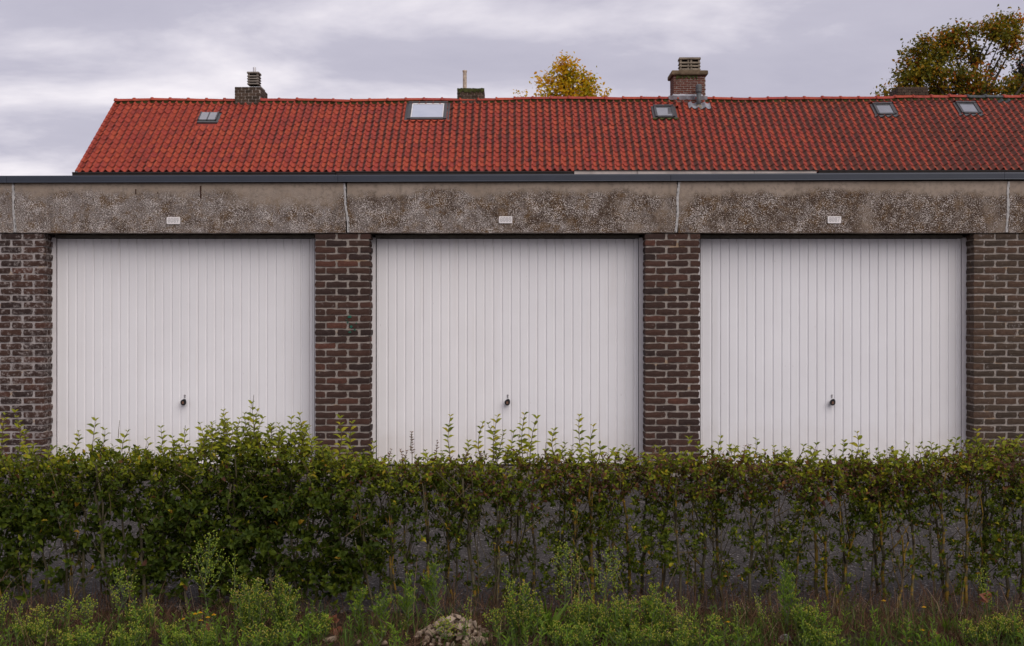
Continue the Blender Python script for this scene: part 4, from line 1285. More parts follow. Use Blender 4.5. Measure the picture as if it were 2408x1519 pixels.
def tint_at(px, z):
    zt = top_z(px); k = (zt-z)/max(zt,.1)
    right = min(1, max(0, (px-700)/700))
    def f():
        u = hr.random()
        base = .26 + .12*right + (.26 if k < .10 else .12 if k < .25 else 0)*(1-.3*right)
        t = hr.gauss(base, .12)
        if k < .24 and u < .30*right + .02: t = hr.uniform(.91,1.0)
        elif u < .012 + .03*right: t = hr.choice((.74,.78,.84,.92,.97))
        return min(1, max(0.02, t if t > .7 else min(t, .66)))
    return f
def grow_stem(bx, by, tx, ty, rad, lich):
    yb = YH + hr.uniform(-.13,.13)
    yb = min(yb, 1.55/((by-759.5)/FPX)) if by > 1390 else yb
    b = Vector((X(bx,yb), yb, -0.03)); t = Vector((X(tx,YH), YH+hr.uniform(-.10,.10), Z(ty,YH)))
    if by < 1340: b = Vector((X(bx,YH+.3), YH+.22, 0.01))
    mb = MB(); n=7; pts=[]
    for k in range(n):
        f=k/(n-1); pts.append(b.lerp(t,f)+Vector((hr.uniform(-.012,.012)*(1 if 0<k<n-1 else 0),hr.uniform(-.012,.012),0)))
    mb.tube(pts,[rad*(1.0-.45*k/(n-1)) for k in range(n)],6,t=lich)
    st = mb.build('stem', M_STEM, hedge, True)
    # fork into two to four branches
    zt = top_z(tx)
    nb = hr.choice((2,3,3,4))
    for q in range(nb):
        k0 = hr.randrange(2,n); s=pts[k0]
        e = Vector((s.x+hr.uniform(-.16,.16), s.y+hr.uniform(-.14,.14), min(zt-.02, s.z+hr.uniform(.15,.45))))
        m_ = s.lerp(e,.5)+Vector((hr.uniform(-.03,.03),hr.uniform(-.03,.03),-.02))
        br = MB(); br.tube([s,m_,e],[rad*.52,rad*.40,rad*.24],5,t=lich*.8)
        br.build('branch', M_STEM, st, True)
    # low bare twigs
    for q in range(hr.choice((2,3,4,5))):
        k0=hr.randrange(1,n); s=pts[k0]; a=hr.uniform(0,6.28)
        e=s+Vector((math.cos(a)*hr.uniform(.05,.15),math.sin(a)*.09,hr.uniform(.03,.16)))
        twigs.tube([s,s.lerp(e,.5)+Vector((0,0,-.012)),e],[.0032,.0024,.0012],3,cap=False)
for q in range(34):
    px_ = hr.uniform(880, 2400) if q < 24 else hr.uniform(0, 880)
    EXPL.append((px_, 1392+hr.uniform(-6,8), px_+hr.uniform(-26,26), hr.uniform(1120,1230), hr.uniform(.0042,.0070), hr.random()*.8))
for a in EXPL: grow_stem(*a)
# leafy sprigs through the hedge volume
NS = 0
target = 12500
while NS < target:
    px = hr.uniform(-110, 2520); zt = top_z(px)
    z = hr.uniform(.08, zt+.015)
    dn = dens(px, min(z, zt-.001))
    clump = .42+.62*math.sin(px*.047+z*9+1.7*math.sin(px*.013))*math.sin(z*17+px*.021)
    if hr.random() > dn*(.30+1.0*clump if (zt-z)/zt > .2 else 1.0): 
        NS += .35; continue
    yy = YH + hr.gauss(0, .105 if z > .35 else .08)
    p = Vector((X(px, yy), yy, z - .03))
    up = hr.uniform(.3,1.3) if (zt-z) < .15 else hr.uniform(-.15,1.0)
    d = Vector((hr.gauss(0,.7), hr.gauss(-.25,.7), up))
    big = 1.0 if px > 900 else 1.12
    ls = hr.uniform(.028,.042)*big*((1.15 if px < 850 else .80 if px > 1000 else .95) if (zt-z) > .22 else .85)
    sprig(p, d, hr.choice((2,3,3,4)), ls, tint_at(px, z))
    NS += 1
# upright shoots against the doors; the largest with every leaf a part
leafP = []
for k,(t_) in enumerate((.52,.60,.66,.70,.74)):
    lf = Leaves(); lf.add((0,0,0),(1,0,0),(0,0,1),1.0,.27,t_)
    me = lf.mesh('leaf'); me.materials.append(M_HEDGE); leafP.append(me)
leafR = []
for t_ in (.93,.98):
    lf = Leaves(); lf.add((0,0,0),(1,0,0),(0,0,1),1.0,.30,t_); me = lf.mesh('leaf'); me.materials.append(M_HEDGE); leafR.append(me)
NLEAF = 0
def shoot(px, py_tip, py_base, ls=.030, sep_leaves=True, lean=0.0, red=False, yoff=0.0, bare=0.0):
    global NLEAF
    y = YH + yoff
    b = PT(px - lean, py_base, y); t = PT(px, py_tip, y)
    b.y += hr.uniform(-.03,.03)
    L = (t-b).length; n = max(2, int(L/(ls*.70)))
    bow=hr.uniform(-.022,.022); pts=[b.lerp(t, k/6)+Vector((bow*math.sin(math.pi*k/6)+hr.uniform(-.002,.002),0,0)) for k in range(7)]
    mb = MB(); mb.tube(pts,[.0026-.0016*k/6 for k in range(7)],4)
    s = mb.build('shoot', M_TWIG, hedge)
    ang = hr.uniform(-.8,.3)
    for k in range(n+1):
        f=(k+.4)/(n+.4)
        if f < bare: continue
        p=b.lerp(t,min(1,f))+Vector((bow*math.sin(math.pi*min(1,f)),0,0)); d=(t-b).normalized()
        a=ang+(.9 if k%2 else 0)+hr.uniform(-.3,.3)
        for sg in (0,math.pi):
            dr=Vector((math.cos(a+sg)*1.0,math.sin(a+sg)*.45,0)).normalized()
            if hr.random() < .10 and f < .9: continue
            op=.45+.65*f+hr.uniform(-.25,.3)
            dd=(dr+Vector((0,0,op))).normalized()
            nn_=(Vector((0,-.75+hr.uniform(-.4,.4),1))-dr*.35)
            Ln=ls*hr.uniform(.65,1.2)*(1-.35*max(0,f-.6)/.4)
            if sep_leaves and NLEAF < 300:
                S=nn_.cross(dd).normalized(); N2=dd.cross(S)
                M3=Matrix((dd*Ln,S*Ln,N2*Ln)).transposed().to_4x4(); M3.translation=p
                o=link(hr.choice(leafR if red else leafP),'leaf',None,s)
                o.matrix_basis=M3
                NLEAF+=1
            else:
                fol.add(p,dd,nn_,Ln,Ln*.27,(hr.uniform(.9,1) if red else hr.uniform(.50,.72)))
SH = [(592,950,1045),(1362,979,1085),(1060,979,1085),(1233,976,1085),(1170,981,1085),(1262,985,1085),(525,967,1060),(1135,997,1085),(1395,1004,1085),(1303,1013,1085),(705,976,1060),(685,986,1055),(800,984,1070),(828,996,1075),(1207,1018,1085),(225,990,1062),(563,986,1050),(470,998,1065),(2015,1019,1090),(1620,1034,1085),(35,970,1060),(12,976,1060),(2298,1015,1070),(246,1012,1065)]
EX = [(185,1016,1065),(300,1016,1062),(378,1007,1065),(405,1030,1065),(345,1036,1065),(438,1014,1062),(500,1000,1055),(545,1000,1050),(575,975,1045),(605,968,1045),(618,985,1045),(640,1000,1050),(655,998,1055),(670,1010,1055),(720,1015,1065),(740,1035,1070),(57,1022,1070),(125,1055,1075),(1148,998,1085),(1185,1015,1085),(1220,1030,1085),(1330,1045,1088),(1345,1050,1088),(1410,1045,1088),(1000,1062,1098),(1040,1062,1095),(1102,1040,1088),(1245,1045,1085),(1440,1062,1090),(1640,1045,1085),(1695,1031,1085),(1780,1036,1085),(1820,1052,1090),(1845,1055,1090),(1890,1050,1092),(1920,1047,1092),(1985,1040,1090),(1960,1052,1092),(2040,1058,1092),(2095,1058,1092),(2135,1046,1088),(2165,1044,1088),(2200,1049,1085),(2060,1060,1092),(2250,1036,1072),(2275,1040,1070),(2330,1040,1065),(2355,1034,1062),(2395,1030,1060),(880,1042,1090),(765,1052,1078),(1560,1062,1088),(1730,1052,1085),(490,1020,1060),(515,1005,1058),(535,990,1050),(555,1005,1050),(585,990,1045),(598,1000,1045),(628,1008,1048),(700,1005,1060)]
for _ in range(30):
    q = hr.uniform(455, 750); EX.append((q, lerp(q,[455,475,525,560,590,622,655,705,735,760],[1030,1000,975,992,960,990,1000,985,1015,1045])+hr.uniform(0,42), 1064))
for _ in range(85):
    q = hr.uniform(0,2408); t_ = lerp(q,HTX,HTY); EX.append((q, t_-hr.uniform(4,30), t_+18))
for a in SH: shoot(a[0],a[1],a[2],hr.uniform(.040,.050),True,hr.uniform(-16,16),yoff=hr.uniform(-.06,.06))
for a in EX: shoot(a[0],a[1],a[2],hr.uniform(.034,.047),False,hr.uniform(-20,20),yoff=hr.uniform(-.10,.10))
for a in ((942,1058,1105),(957,1062,1105),(968,1018,1100),(1027,1038,1095),(1095,1060,1095),(1485,1064,1092),(1510,1066,1092),(1545,1060,1090),(920,1058,1095),(1130,1064,1092),(1425,1066,1092),(1752,1050,1088),(2178,1052,1088)):
    shoot(a[0],a[1],a[2],.020,False,hr.uniform(-10,10),True,hr.uniform(-.08,.08),.35)
# clipped dead twig ends among the leaves
for _ in range(150):
    q = hr.uniform(-40, 2450); zt = top_z(q); y_ = YH + hr.gauss(-.06, .09)
    b = Vector((X(q, y_), y_, zt*hr.uniform(.45, .95)))
    e = b + Vector((hr.gauss(0,.05), hr.gauss(-.03,.03), hr.uniform(.04,.13)))
    twigs.tube([b, b.lerp(e,.5)+Vector((hr.gauss(0,.008),0,0)), e], [.0030,.0026,.0020], 4)
# bare twig tips
for (px,a,b) in ((597,928,960),(436,1000,1020),(281,988,1030),(968,1015,1060),(1284,1040,1080),(558,1000,1020)):
    twigs.tube([PT(px-3,b,YH),PT(px,a,YH)],[.002,.0012],4)
fol.build('foliage', M_HEDGE, hedge)
twigs.build('twigs', M_TWIG, hedge, kind='stuff')

# ------------------------------------------------------------------ dead grass and green grass on the verge
gr = random.Random(77)
def blade(lv, x, y, z, h, lean, az, w, t):
    d=Vector((math.cos(az)*lean, math.sin(az)*lean, 1)).normalized()
    side=Vector((-math.sin(az),math.cos(az),0))*w
    if abs(side.x) < w*.5: side=Vector((w,0,0))
    p0=Vector((x,y,z)); p1=p0+d*h*.5; p2=p1+Vector((d.x*1.5,d.y*1.5,d.z*.75)).normalized()*h*.32; p3=p2+Vector((d.x*2.4,d.y*2.4,d.z*.15)).normalized()*h*.25
    b=len(lv.v)
    lv.v+=[tuple(p0-side),tuple(p0+side),tuple(p1-side*.8),tuple(p1+side*.8),tuple(p2-side*.5),tuple(p2+side*.5),tuple(p3)]
    lv.f+=[(b,b+1,b+3,b+2),(b+2,b+3,b+5,b+4),(b+4,b+5,b+6)]; lv.t+=[t]*3
dg_ = MB()
tuft=[(gr.uniform(-3.0,3.0), gr.uniform(5.55,6.50)) for _ in range(950)]
GX=[-3.0,-2.6,-2.2,-1.6,-1.1,-.75,-.45,-.2,.3,.8,1.3,2.0,3.0]; GD=[1,1,.9,.9,.5,.15,.6,1,.7,1,1,1,1]
for (x,y) in tuft:
    if gr.random() > lerp(x,GX,GD): continue
    if y > 6.32 and gr.random() < .45: continue
    hh=gr.uniform(.08,.24)*(1.15 if x > .7 else 1.0)
    for k in range(gr.randrange(12,30)):
        blade(dg_, x+gr.gauss(0,.05), y+gr.gauss(0,.045), -.015, hh*gr.uniform(.5,1.25), abs(gr.gauss(1.3,1.6)), gr.uniform(0,6.28), gr.uniform(.0007,.0016), min(1,max(0,gr.gauss(.38,.30))))
for k in range(9000):   # flattened straw
    x=gr.uniform(-3,3); y=gr.uniform(5.3,6.30)
    blade(dg_, x, y, .0, gr.uniform(.06,.2), gr.uniform(2,7), gr.uniform(0,6.28), gr.uniform(.0008,.0018), min(1,max(0,gr.gauss(.45,.28))))
for k in range(70):     # long pale stalks
    x=gr.uniform(-3,3); y=gr.uniform(5.8,6.4)
    blade(dg_, x, y, -.01, gr.uniform(.25,.5), abs(gr.gauss(.15,.35)), gr.uniform(0,6.28), gr.uniform(.001,.0018), gr.uniform(.6,1))
dg_.build('dry_grass', M_STRAW, kind='stuff', label='reddish dead grass matted along the foot of the hedge', category='grass')
gg = MB()
for k in range(900):
    x=gr.uniform(-3,3); y=gr.uniform(5.25,6.10)
    if gr.random() > (.55 if x < .8 else .95): continue
    for q in range(gr.randrange(3,8)):
        blade(gg, x+gr.gauss(0,.02), y+gr.gauss(0,.02), -.01, gr.uniform(.05,.16), abs(gr.gauss(.4,.4)), gr.uniform(0,6.28), gr.uniform(.0012,.0028), gr.random())
gg.build('green_grass', M_GRASS, kind='stuff', label='thin green grass blades among the dead grass on the verge', category='grass')

# ------------------------------------------------------------------ weeds
wr = random.Random(5)
def linear_leaf(lv, p, d, L, w, t):
    lv.add(p, d, Vector((wr.gauss(0,.3),wr.gauss(-.2,.3),1)), L, w, t)
def bud_cluster(bd, p, d, n, s, yel):
    for k in range(n):
        dd=Vector(d)+Vector((wr.gauss(0,.5),wr.gauss(0,.5),wr.gauss(.35,.3)))
        o=Vector((wr.gauss(0,1),wr.gauss(0,1),wr.gauss(0,.7)))*s*.9
        t1=min(1,max(0,wr.gauss(.45+.32*yel,.16)))
        bd.octa(Vector(p)+o, dd, s*wr.uniform(1.0,1.6), s*wr.uniform(.28,.42), wr.uniform(.15,.45), t1)
def make_weed(name, label, px, py, Y, kind, wpx=60, yel=.3, group=None):
    H=max(.10, Z(py,Y))
    T=thing(name, (X(px,Y),Y,-.01), label, 'plant', group, rz=wr.uniform(0,6.28) if kind!='lean' else 0)
    st=MB(); lv=Leaves(); bd=MB()
    half=.5*wpx/FPX*Y
    if kind=='airy':
        n=9; wob=wr.uniform(0,6)
        main=[Vector((.012*math.sin(k*.8+wob),.012*math.cos(k*.7),H*k/n)) for k in range(n+1)]
        st.tube(main,[.0036-.0025*k/n for k in range(n+1)],4)
        nbr=int(9+H*14)
        for k in range(nbr):
            f=.28+.70*k/nbr; s=main[min(n,int(f*n))].lerp(main[min(n,int(f*n)+1)],f*n-int(f*n))
            a=k*2.4+wr.uniform(-.4,.4); Lb=(1-f)*.55*H+.03; Lb=min(Lb,half*1.25+.02)
            e=s+Vector((math.cos(a)*Lb*.55,math.sin(a)*Lb*.55,Lb*.85))
            m_=s.lerp(e,.5)+Vector((math.cos(a)*.012,math.sin(a)*.012,-.008))
            st.tube([s,m_,e],[.0019,.0015,.0009],3,cap=False)
            nb=max(2,int(Lb/.020))
            for q in range(nb+1):
                g_=.35+.65*q/nb; pp=s.lerp(m_,g_*2) if g_<.5 else m_.lerp(e,g_*2-1)
                a2=wr.uniform(0,6.28); off=Vector((math.cos(a2),math.sin(a2),.8))*wr.uniform(.006,.018)
                if q==nb: off=Vector((0,0,.004))
                st.tube([pp,pp+off],[.0008,.0006],3,cap=False)
                bud_cluster(bd,pp+off,Vector((e-s)),wr.choice((2,3,3,4)),.0098,yel)
            linear_leaf(lv,s,(e-s)+Vector((math.cos(a)*.05,math.sin(a)*.05,-.02)),wr.uniform(.025,.05),.0028,wr.random())
        for k in range(int(16*H/.3)):
            f=wr.uniform(.03,.5); s=main[min(n,int(f*n))]; a=wr.uniform(0,6.28)
            linear_leaf(lv,s,Vector((math.cos(a),math.sin(a),wr.uniform(.1,.9))),wr.uniform(.03,.06),.0033,wr.random())
        bud_cluster(bd,main[-1],Vector((0,0,1)),5,.0090,yel)
    elif kind=='bush':
        ns=int(14+half*170)
        for k in range(ns):
            a=wr.uniform(0,6.28); rr=half*math.sqrt(wr.random()); tx,ty=rr*math.cos(a),rr*math.sin(a)*.8
            hh=H*(1-.12*(rr/max(half,.01))**2)*wr.choice((wr.uniform(.45,.8),wr.uniform(.7,1.0),wr.uniform(.9,1.22)))
            b0=Vector((tx*.35,ty*.35,0)); e=Vector((tx,ty,hh)); m_=b0.lerp(e,.5)+Vector((tx*.12,ty*.12,0))
            st.tube([b0,m_,e],[.0022,.0017,.0009],3,cap=False)
            nn=int(hh/.013)
            for q in range(nn):
                f=.18+.82*q/nn; pp=b0.lerp(m_,f*2) if f<.5 else m_.lerp(e,f*2-1)
                a2=wr.uniform(0,6.28); off=Vector((math.cos(a2),math.sin(a2),.9))*wr.uniform(.008,.024)
                if f>.42:
                    st.tube([pp,pp+off],[.0008,.0006],3,cap=False)
                    bud_cluster(bd,pp+off,Vector((0,0,1))+off*20,wr.choice((1,1,2,2)),.0080,yel*(.2+.8*f*f))
                linear_leaf(lv,pp,Vector((math.cos(a2),math.sin(a2),wr.uniform(.4,1.6))),wr.uniform(.024,.052),.0040,.15+.85*wr.random())
            bud_cluster(bd,e,Vector((0,0,1)),4,.0090,yel)
    elif kind=='spike':
        ns=wr.choice((1,1,2))
        for j in range(ns):
            ln=Vector((wr.uniform(-.03,.03),wr.uniform(-.03,.03),0)); hh=H*(1 if j==0 else .85)
            main=[ln*(k/8)**1.4*2+Vector((.02*j,0,hh*k/8)) for k in range(9)]
            st.tube(main,[.0030-.0018*k/8 for k in range(9)],4)
            nn=int(hh/.0045)
            for q in range(nn):
                f=.30+.70*q/nn; pp=main[min(8,int(f*8))].lerp(main[min(8,int(f*8)+1)],f*8-int(f*8))
                a=wr.uniform(0,6.28); wdt=.019*(1.08-f)+.004
                bud_cluster(bd,pp+Vector((math.cos(a)*wdt,math.sin(a)*wdt,.004)),Vector((math.cos(a)*.5,math.sin(a)*.5,1)),1,.0085,yel*.3)
            for q in range(int(26*hh/.3)):
                f=wr.uniform(.03,.6); pp=main[min(8,int(f*8))]; a=wr.uniform(0,6.28)
                linear_leaf(lv,pp,Vector((math.cos(a),math.sin(a),wr.uniform(0,.8))),wr.uniform(.02,.045),.006,wr.random()*.7)
    elif kind=='bright':
        n=8; ns=wr.choice((2,3,3))
        for j in range(ns):
            a0=wr.uniform(0,6.28); ln=Vector((math.cos(a0),math.sin(a0),0))*half*.8*(0 if j==0 else 1); hh=H*(1 if j==0 else wr.uniform(.6,.9))
            main=[ln*(k/n)+Vector((.01*math.sin(k),0,hh*k/n)) for k in range(n+1)]
            st.tube(main,[.0036-.002*k/n for k in range(n+1)],4)
            for q in range(int(34*hh/.25)):
                f=wr.uniform(.05,1.0); i_=min(n-1,int(f*n)); pp=main[i_].lerp(main[i_+1],f*n-i_); a=wr.uniform(0,6.28)
                L=wr.uniform(.025,.055)*(1.1-.5*f)
                linear_leaf(lv,pp,Vector((math.cos(a),math.sin(a),wr.uniform(.5,1.5))),L,L*.10,.55+.45*wr.random())
            for q in range(int(8*hh/.25)):
                f=wr.uniform(.35,.95); i_=min(n-1,int(f*n)); s=main[i_]; a=q*2.4
                Lb=(1.05-f)*hh*.45+.02; e=s+Vector((math.cos(a)*Lb*.5,math.sin(a)*Lb*.5,Lb*.8))
                st.tube([s,e],[.0018,.001],3,cap=False)
                for z_ in range(int(5+Lb/.012)):
                    g_=wr.uniform(.2,1); a2=wr.uniform(0,6.28)
                    linear_leaf(lv,s.lerp(e,g_),Vector((math.cos(a2),math.sin(a2),1.1)),wr.uniform(.015,.032),.0028,.6+.4*wr.random())
                bud_cluster(bd,e,Vector((0,0,1)),3,.008,.1)
            bud_cluster(bd,main[-1],Vector((0,0,1)),5,.008,.1)
    elif kind=='blade':
        for k in range(int(14+half*200)):
            a=wr.uniform(0,6.28); hh=H*wr.uniform(.55,1.05)
            b0=Vector((wr.gauss(0,.012),wr.gauss(0,.012),0)); ln=wr.uniform(.1,.9)
            d=Vector((math.cos(a)*ln,math.sin(a)*ln,1)).normalized()
            lv.add(b0,d,Vector((-d.x*.6,-.6,.4)),hh,.0045 if yel<.5 else .010,.3+.6*wr.random())
        st.tube([(0,0,0),(0,0,.04)],[.004,.003],5)
    if st.f: link(st.mesh('stems'),'stems',M_WSTEM,None,'stuff').parent=T
    if lv.P: link(lv.mesh('leaves',True),'leaves',M_WEED,None,'stuff').parent=T
    if bd.f: link(bd.mesh('flower_buds'),'flower_buds',M_BUD,None,'stuff').parent=T
    return T
WEEDS = [
 ('goosefoot','narrow green seed spike at the far left edge of the verge',3,1392,5.75,'spike',30,.2),
 ('goosefoot','slim seed spike second from the left edge of the verge',28,1423,5.70,'spike',24,.2),
 ('goosefoot','short seed spike just left of the flat-topped budding weed',50,1437,5.72,'spike',24,.2),
 ('fleabane','flat-topped yellowish budding weed near the left edge',90,1432,5.78,'airy',50,.7),
 ('fleabane','low pale bushy weed clump in the bottom left corner',62,1472,5.62,'bush',70,.6),
 ('fleabane','low pale bushy weed clump right of the bottom left corner',108,1478,5.60,'bush',70,.5),
 ('fleabane','open branched weed left of a similar taller one, left verge',157,1416,5.78,'airy',56,.2),
 ('fleabane','open branched weed between its twin and the tall left one',207,1412,5.80,'airy',56,.2),
 ('fleabane','tall thin weed with stacked green buds on the left verge',283,1340,5.90,'airy',60,.15),
 ('fleabane','yellow-tipped bushy weed below the tall thin one at left',336,1412,5.75,'bush',86,.75),
 ('fleabane','small pale weed left of the yellow ragwort flowers',400,1490,5.56,'bush',60,.6),
 ('fleabane','tallest wide airy weed with pale buds before the dark left hedge',487,1254,5.92,'airy',150,.15),
 ('goosefoot','tall feathery spike right of the tallest airy weed',552,1296,5.85,'spike',40,.1),
 ('fleabane','big bushy weed with tan seed fluff right of the ragwort',592,1376,5.70,'bush',112,.9),
 ('fleabane','yellow-tipped bushy weed beside the big fluffy one',672,1372,5.70,'bush',84,.75),
 ('fleabane','low weed carpet below the two bushy fluffy weeds',640,1470,5.54,'bush',150,.6),
 ('fleabane','small pale weed beside two white stones',752,1446,5.66,'bush',66,.55),
 ('goldenrod','fresh green weed, leftmost of three left of the rubble',850,1381,5.74,'bright',56,.1),
 ('goldenrod','fresh green weed, middle of three left of the rubble',905,1372,5.72,'bright',60,.1),
 ('goldenrod','fresh green weed, tallest of three left of the rubble',955,1349,5.76,'bright',56,.1),
 ('fleabane','dark green leafy weed standing behind the rubble pile',1022,1305,6.00,'bright',70,.1),
 ('goosefoot','pale green spike rising out of the rubble pile',1090,1402,5.56,'spike',26,.1),
 ('fleabane','small weed growing over the left of the rubble',1048,1462,5.55,'airy',56,.6),
 ('fleabane','small weed just right of the rubble pile',1165,1440,5.66,'airy',50,.4),
 ('fleabane','dense yellow-tipped bush right of the rubble pile',1230,1388,5.66,'bush',104,.85),
 ('goosefoot','thin grey-green spike behind the dense yellow-tipped bush',1203,1332,5.98,'spike',24,.1),
 ('plantain','bright green upright leaf tuft between two yellow-tipped bushes',1290,1390,5.72,'blade',34,.9),
 ('fleabane','tall budding weed left of a denser twin, centre of the verge',1330,1280,5.90,'airy',76,.35),
 ('fleabane','tall dense budding weed right of its twin, centre of the verge',1430,1292,5.88,'airy',84,.35),
 ('fleabane','low bushy weed at the foot of the two tall budding weeds',1372,1408,5.68,'bush',100,.7),
 ('fleabane','broad yellow-tipped bushy weed right of centre',1456,1412,5.62,'bush',110,.75),
 ('fleabane','high shoulder of yellow-tipped bushy weed, right of the broad one',1545,1392,5.66,'bush',90,.7),
 ('fleabane','pale weed carpet along the bottom edge right of centre',1330,1472,5.52,'bush',170,.55),
 ('fleabane','pale weed carpet at the bottom edge, right of the other carpet',1500,1476,5.52,'bush',180,.55),
 ('fleabane','small leaning weed at the right end of the bushy weeds',1598,1448,5.62,'airy',46,.6),
 ('goosefoot','green seed spike right of the bushy weeds',1630,1404,5.74,'spike',26,.1),
 ('fleabane','yellowing small weed between two green seed spikes',1680,1456,5.62,'airy',50,.7),
 ('goosefoot','seed spike with orange tip left of the fresh tall weed',1738,1416,5.72,'spike',26,.2),
 ('goosefoot','paired dark spike just left of the fresh tall weed',1803,1394,5.70,'spike',30,.1),
 ('goldenrod','fresh green tall branching weed on the right verge',1845,1316,5.72,'bright',90,.1),
 ('fleabane','round bushy weed right of the fresh tall weed',1892,1424,5.64,'bush',70,.5),
 ('goosefoot','leaning seed spike right of the round bushy weed',1932,1402,5.70,'spike',36,.1),
 ('plantain','rosette of broad dark leaves below the lichened right stems',2235,1446,5.80,'blade',60,.9),
 ('goosefoot','thin leaning spike near the red leaf at right',2330,1330,5.95,'spike',24,.1),
 ('fleabane','yellowish bushy weed in the bottom right corner',2388,1450,5.60,'bush',110,.8),
 ('fleabane','low yellowish weed left of the bottom right corner',2312,1462,5.56,'bush',100,.8),
 ('fleabane','low weed clump at the bottom edge below the two open branched weeds',190,1486,5.46,'bush',120,.5),
 ('fleabane','low weed clump at the bottom edge below the tall thin left weed',300,1484,5.46,'bush',110,.5),
 ('fleabane','low weed clump at the bottom edge directly under the ragwort',462,1490,5.44,'bush',120,.5),
 ('goldenrod','low fresh weed at the bottom edge below the three fresh green weeds',880,1478,5.46,'bright',110,.1),
 ('fleabane','low weed clump at the bottom edge below the small leaning weed',1610,1490,5.46,'bush',90,.5),
 ('goldenrod','low fresh weed at the bottom edge below the orange-tipped spike',1735,1474,5.48,'bright',100,.1),
 ('fleabane','low weed clump at the bottom edge right of the lid',1930,1484,5.46,'bush',110,.4),
 ('plantain','grassy tuft at the bottom edge below the first hawkweed',2060,1480,5.46,'blade',60,.2),
 ('plantain','grassy tuft at the bottom edge right of the crumpled brown leaf',2225,1486,5.44,'blade',60,.2),
 ('goosefoot','short spike above the bottom right bushy weed',2377,1416,5.72,'spike',24,.1),
]
for (nm,lab,px,py,Y,kind,wpx,yel) in WEEDS:
    make_weed(nm,lab,px,py,Y,kind,wpx,yel)

# low mixed weeds filling the verge between the larger plants
cst=MB(); clv=Leaves(); cbd=MB()
CX=[-3.1,-2.6,-2.0,-1.6,-1.05,-.85,-.45,-.1,.1,.9,1.2,1.7,2.2,2.6,3.1]; CD=[.45,.40,.30,.65,.55,.15,.55,.20,.7,.7,.3,.35,.12,.3,.6]
for k in range(900):
    x=wr.uniform(-3.05,3.05)
    if wr.random() > lerp(x,CX,CD): continue
    y=wr.uniform(5.28,5.86)
    if -.50 < x < -.10 and y < 5.70: continue
    hh=wr.uniform(.05,.15)*(1.25 if wr.random()<.3 else .9)
    b0=Vector((x,y,-.02)); e=b0+Vector((wr.gauss(0,.03),wr.gauss(0,.02),hh+.02))
    cst.tube([b0,e],[.0018,.0009],3,cap=False)
    gtone=wr.random()
    for q in range(int(5+hh/.011)):
        f=wr.uniform(.05,1); a=wr.uniform(0,6.28)
        clv.add(b0.lerp(e,f),Vector((math.cos(a),math.sin(a),wr.uniform(.4,1.7))),Vector((wr.gauss(0,.3),-.5,1)),wr.uniform(.018,.045),wr.uniform(.0024,.0055),min(1,max(0,gtone+wr.gauss(0,.15))))
    if wr.random()<.45:
        for q in range(4): bud_cluster(cbd,b0.lerp(e,wr.uniform(.6,1))+Vector((wr.gauss(0,.008),0,0)),Vector((0,0,1)),2,.007,wr.choice((.2,.5,.8)))
cover=thing('low_weeds',(0,5.6,-.01),'mixed low green weeds filling the verge between the larger plants','weeds')
cover['kind']='stuff'
cst.build('stems',M_WSTEM,cover,kind='stuff'); clv.build('leaves',M_WEED,cover,True); cbd.build('flower_buds',M_BUD,cover,kind='stuff')

# yellow flowers
def flower(name, label, px, py, Y, heads):
    b=Vector((X(px,Y),Y,-.01)); T=thing(name,b,label,'flower')
    st=MB(); 
    for (hx_,hy_) in heads:
        p=PT(hx_,hy_,Y)-b; m_=p*.5+Vector((wr.uniform(-.01,.01),0,.02))
        st.tube([(0,0,0),m_,p],[.0020,.0016,.0012],4)
        pt=Leaves(); n=13
        for k in range(n):
            a=2*math.pi*k/n
            pt.add(p,Vector((math.cos(a),math.sin(a),.15)),Vector((0,0,1)),.013,.0032,wr.random())
        for k in range(8):
            a=2*math.pi*k/8; pt.add(p+Vector((0,0,.001)),Vector((math.cos(a),math.sin(a),.9)),Vector((0,0,1)),.007,.003,wr.random())
        link(pt.mesh('flower_head',True),'flower_head',M_PETAL,None).parent=T
        cp=MB(); cp.lathe(tuple(p-Vector((0,0,.009))),[(.0015,0),(.0045,.004),(.0050,.0085)],7); link(cp.mesh('calyx'),'calyx',M_WSTEM,None).parent=T
    lv=Leaves()
    for k in range(12):
        a=wr.uniform(0,6.28); lv.add((0,0,wr.uniform(0,.06)),Vector((math.cos(a),math.sin(a),.6)),Vector((0,0,1)),wr.uniform(.03,.06),.006,wr.random()*.7)
    link(lv.mesh('leaves',True),'leaves',M_WEED,None,'stuff').parent=T
    link(st.mesh('stem'),'stem',M_WSTEM,None).parent=T
flower('ragwort','ragwort with a group of yellow flowers below the tallest airy weed',470,1500,5.62,[(432,1456),(459,1444),(471,1441),(503,1446),(489,1452),(472,1459)])
flower('hawkweed','single yellow hawkweed flower below the lichened stems at right',2092,1500,5.80,[(2078,1413)])
flower('hawkweed','yellow hawkweed flower above the crumpled brown leaf',2155,1505,5.72,[(2173,1428)])
flower('hawkweed','low yellow hawkweed bud left of the crumpled brown leaf',2160,1512,5.60,[(2168,1482)])
flower('hawkweed','lowest yellow hawkweed flower at the bottom edge, right verge',2130,1519,5.56,[(2139,1508)])
flower('hawkweed','small yellow flower left of the orange-tipped seed spike',1700,1505,5.66,[(1712,1463)])

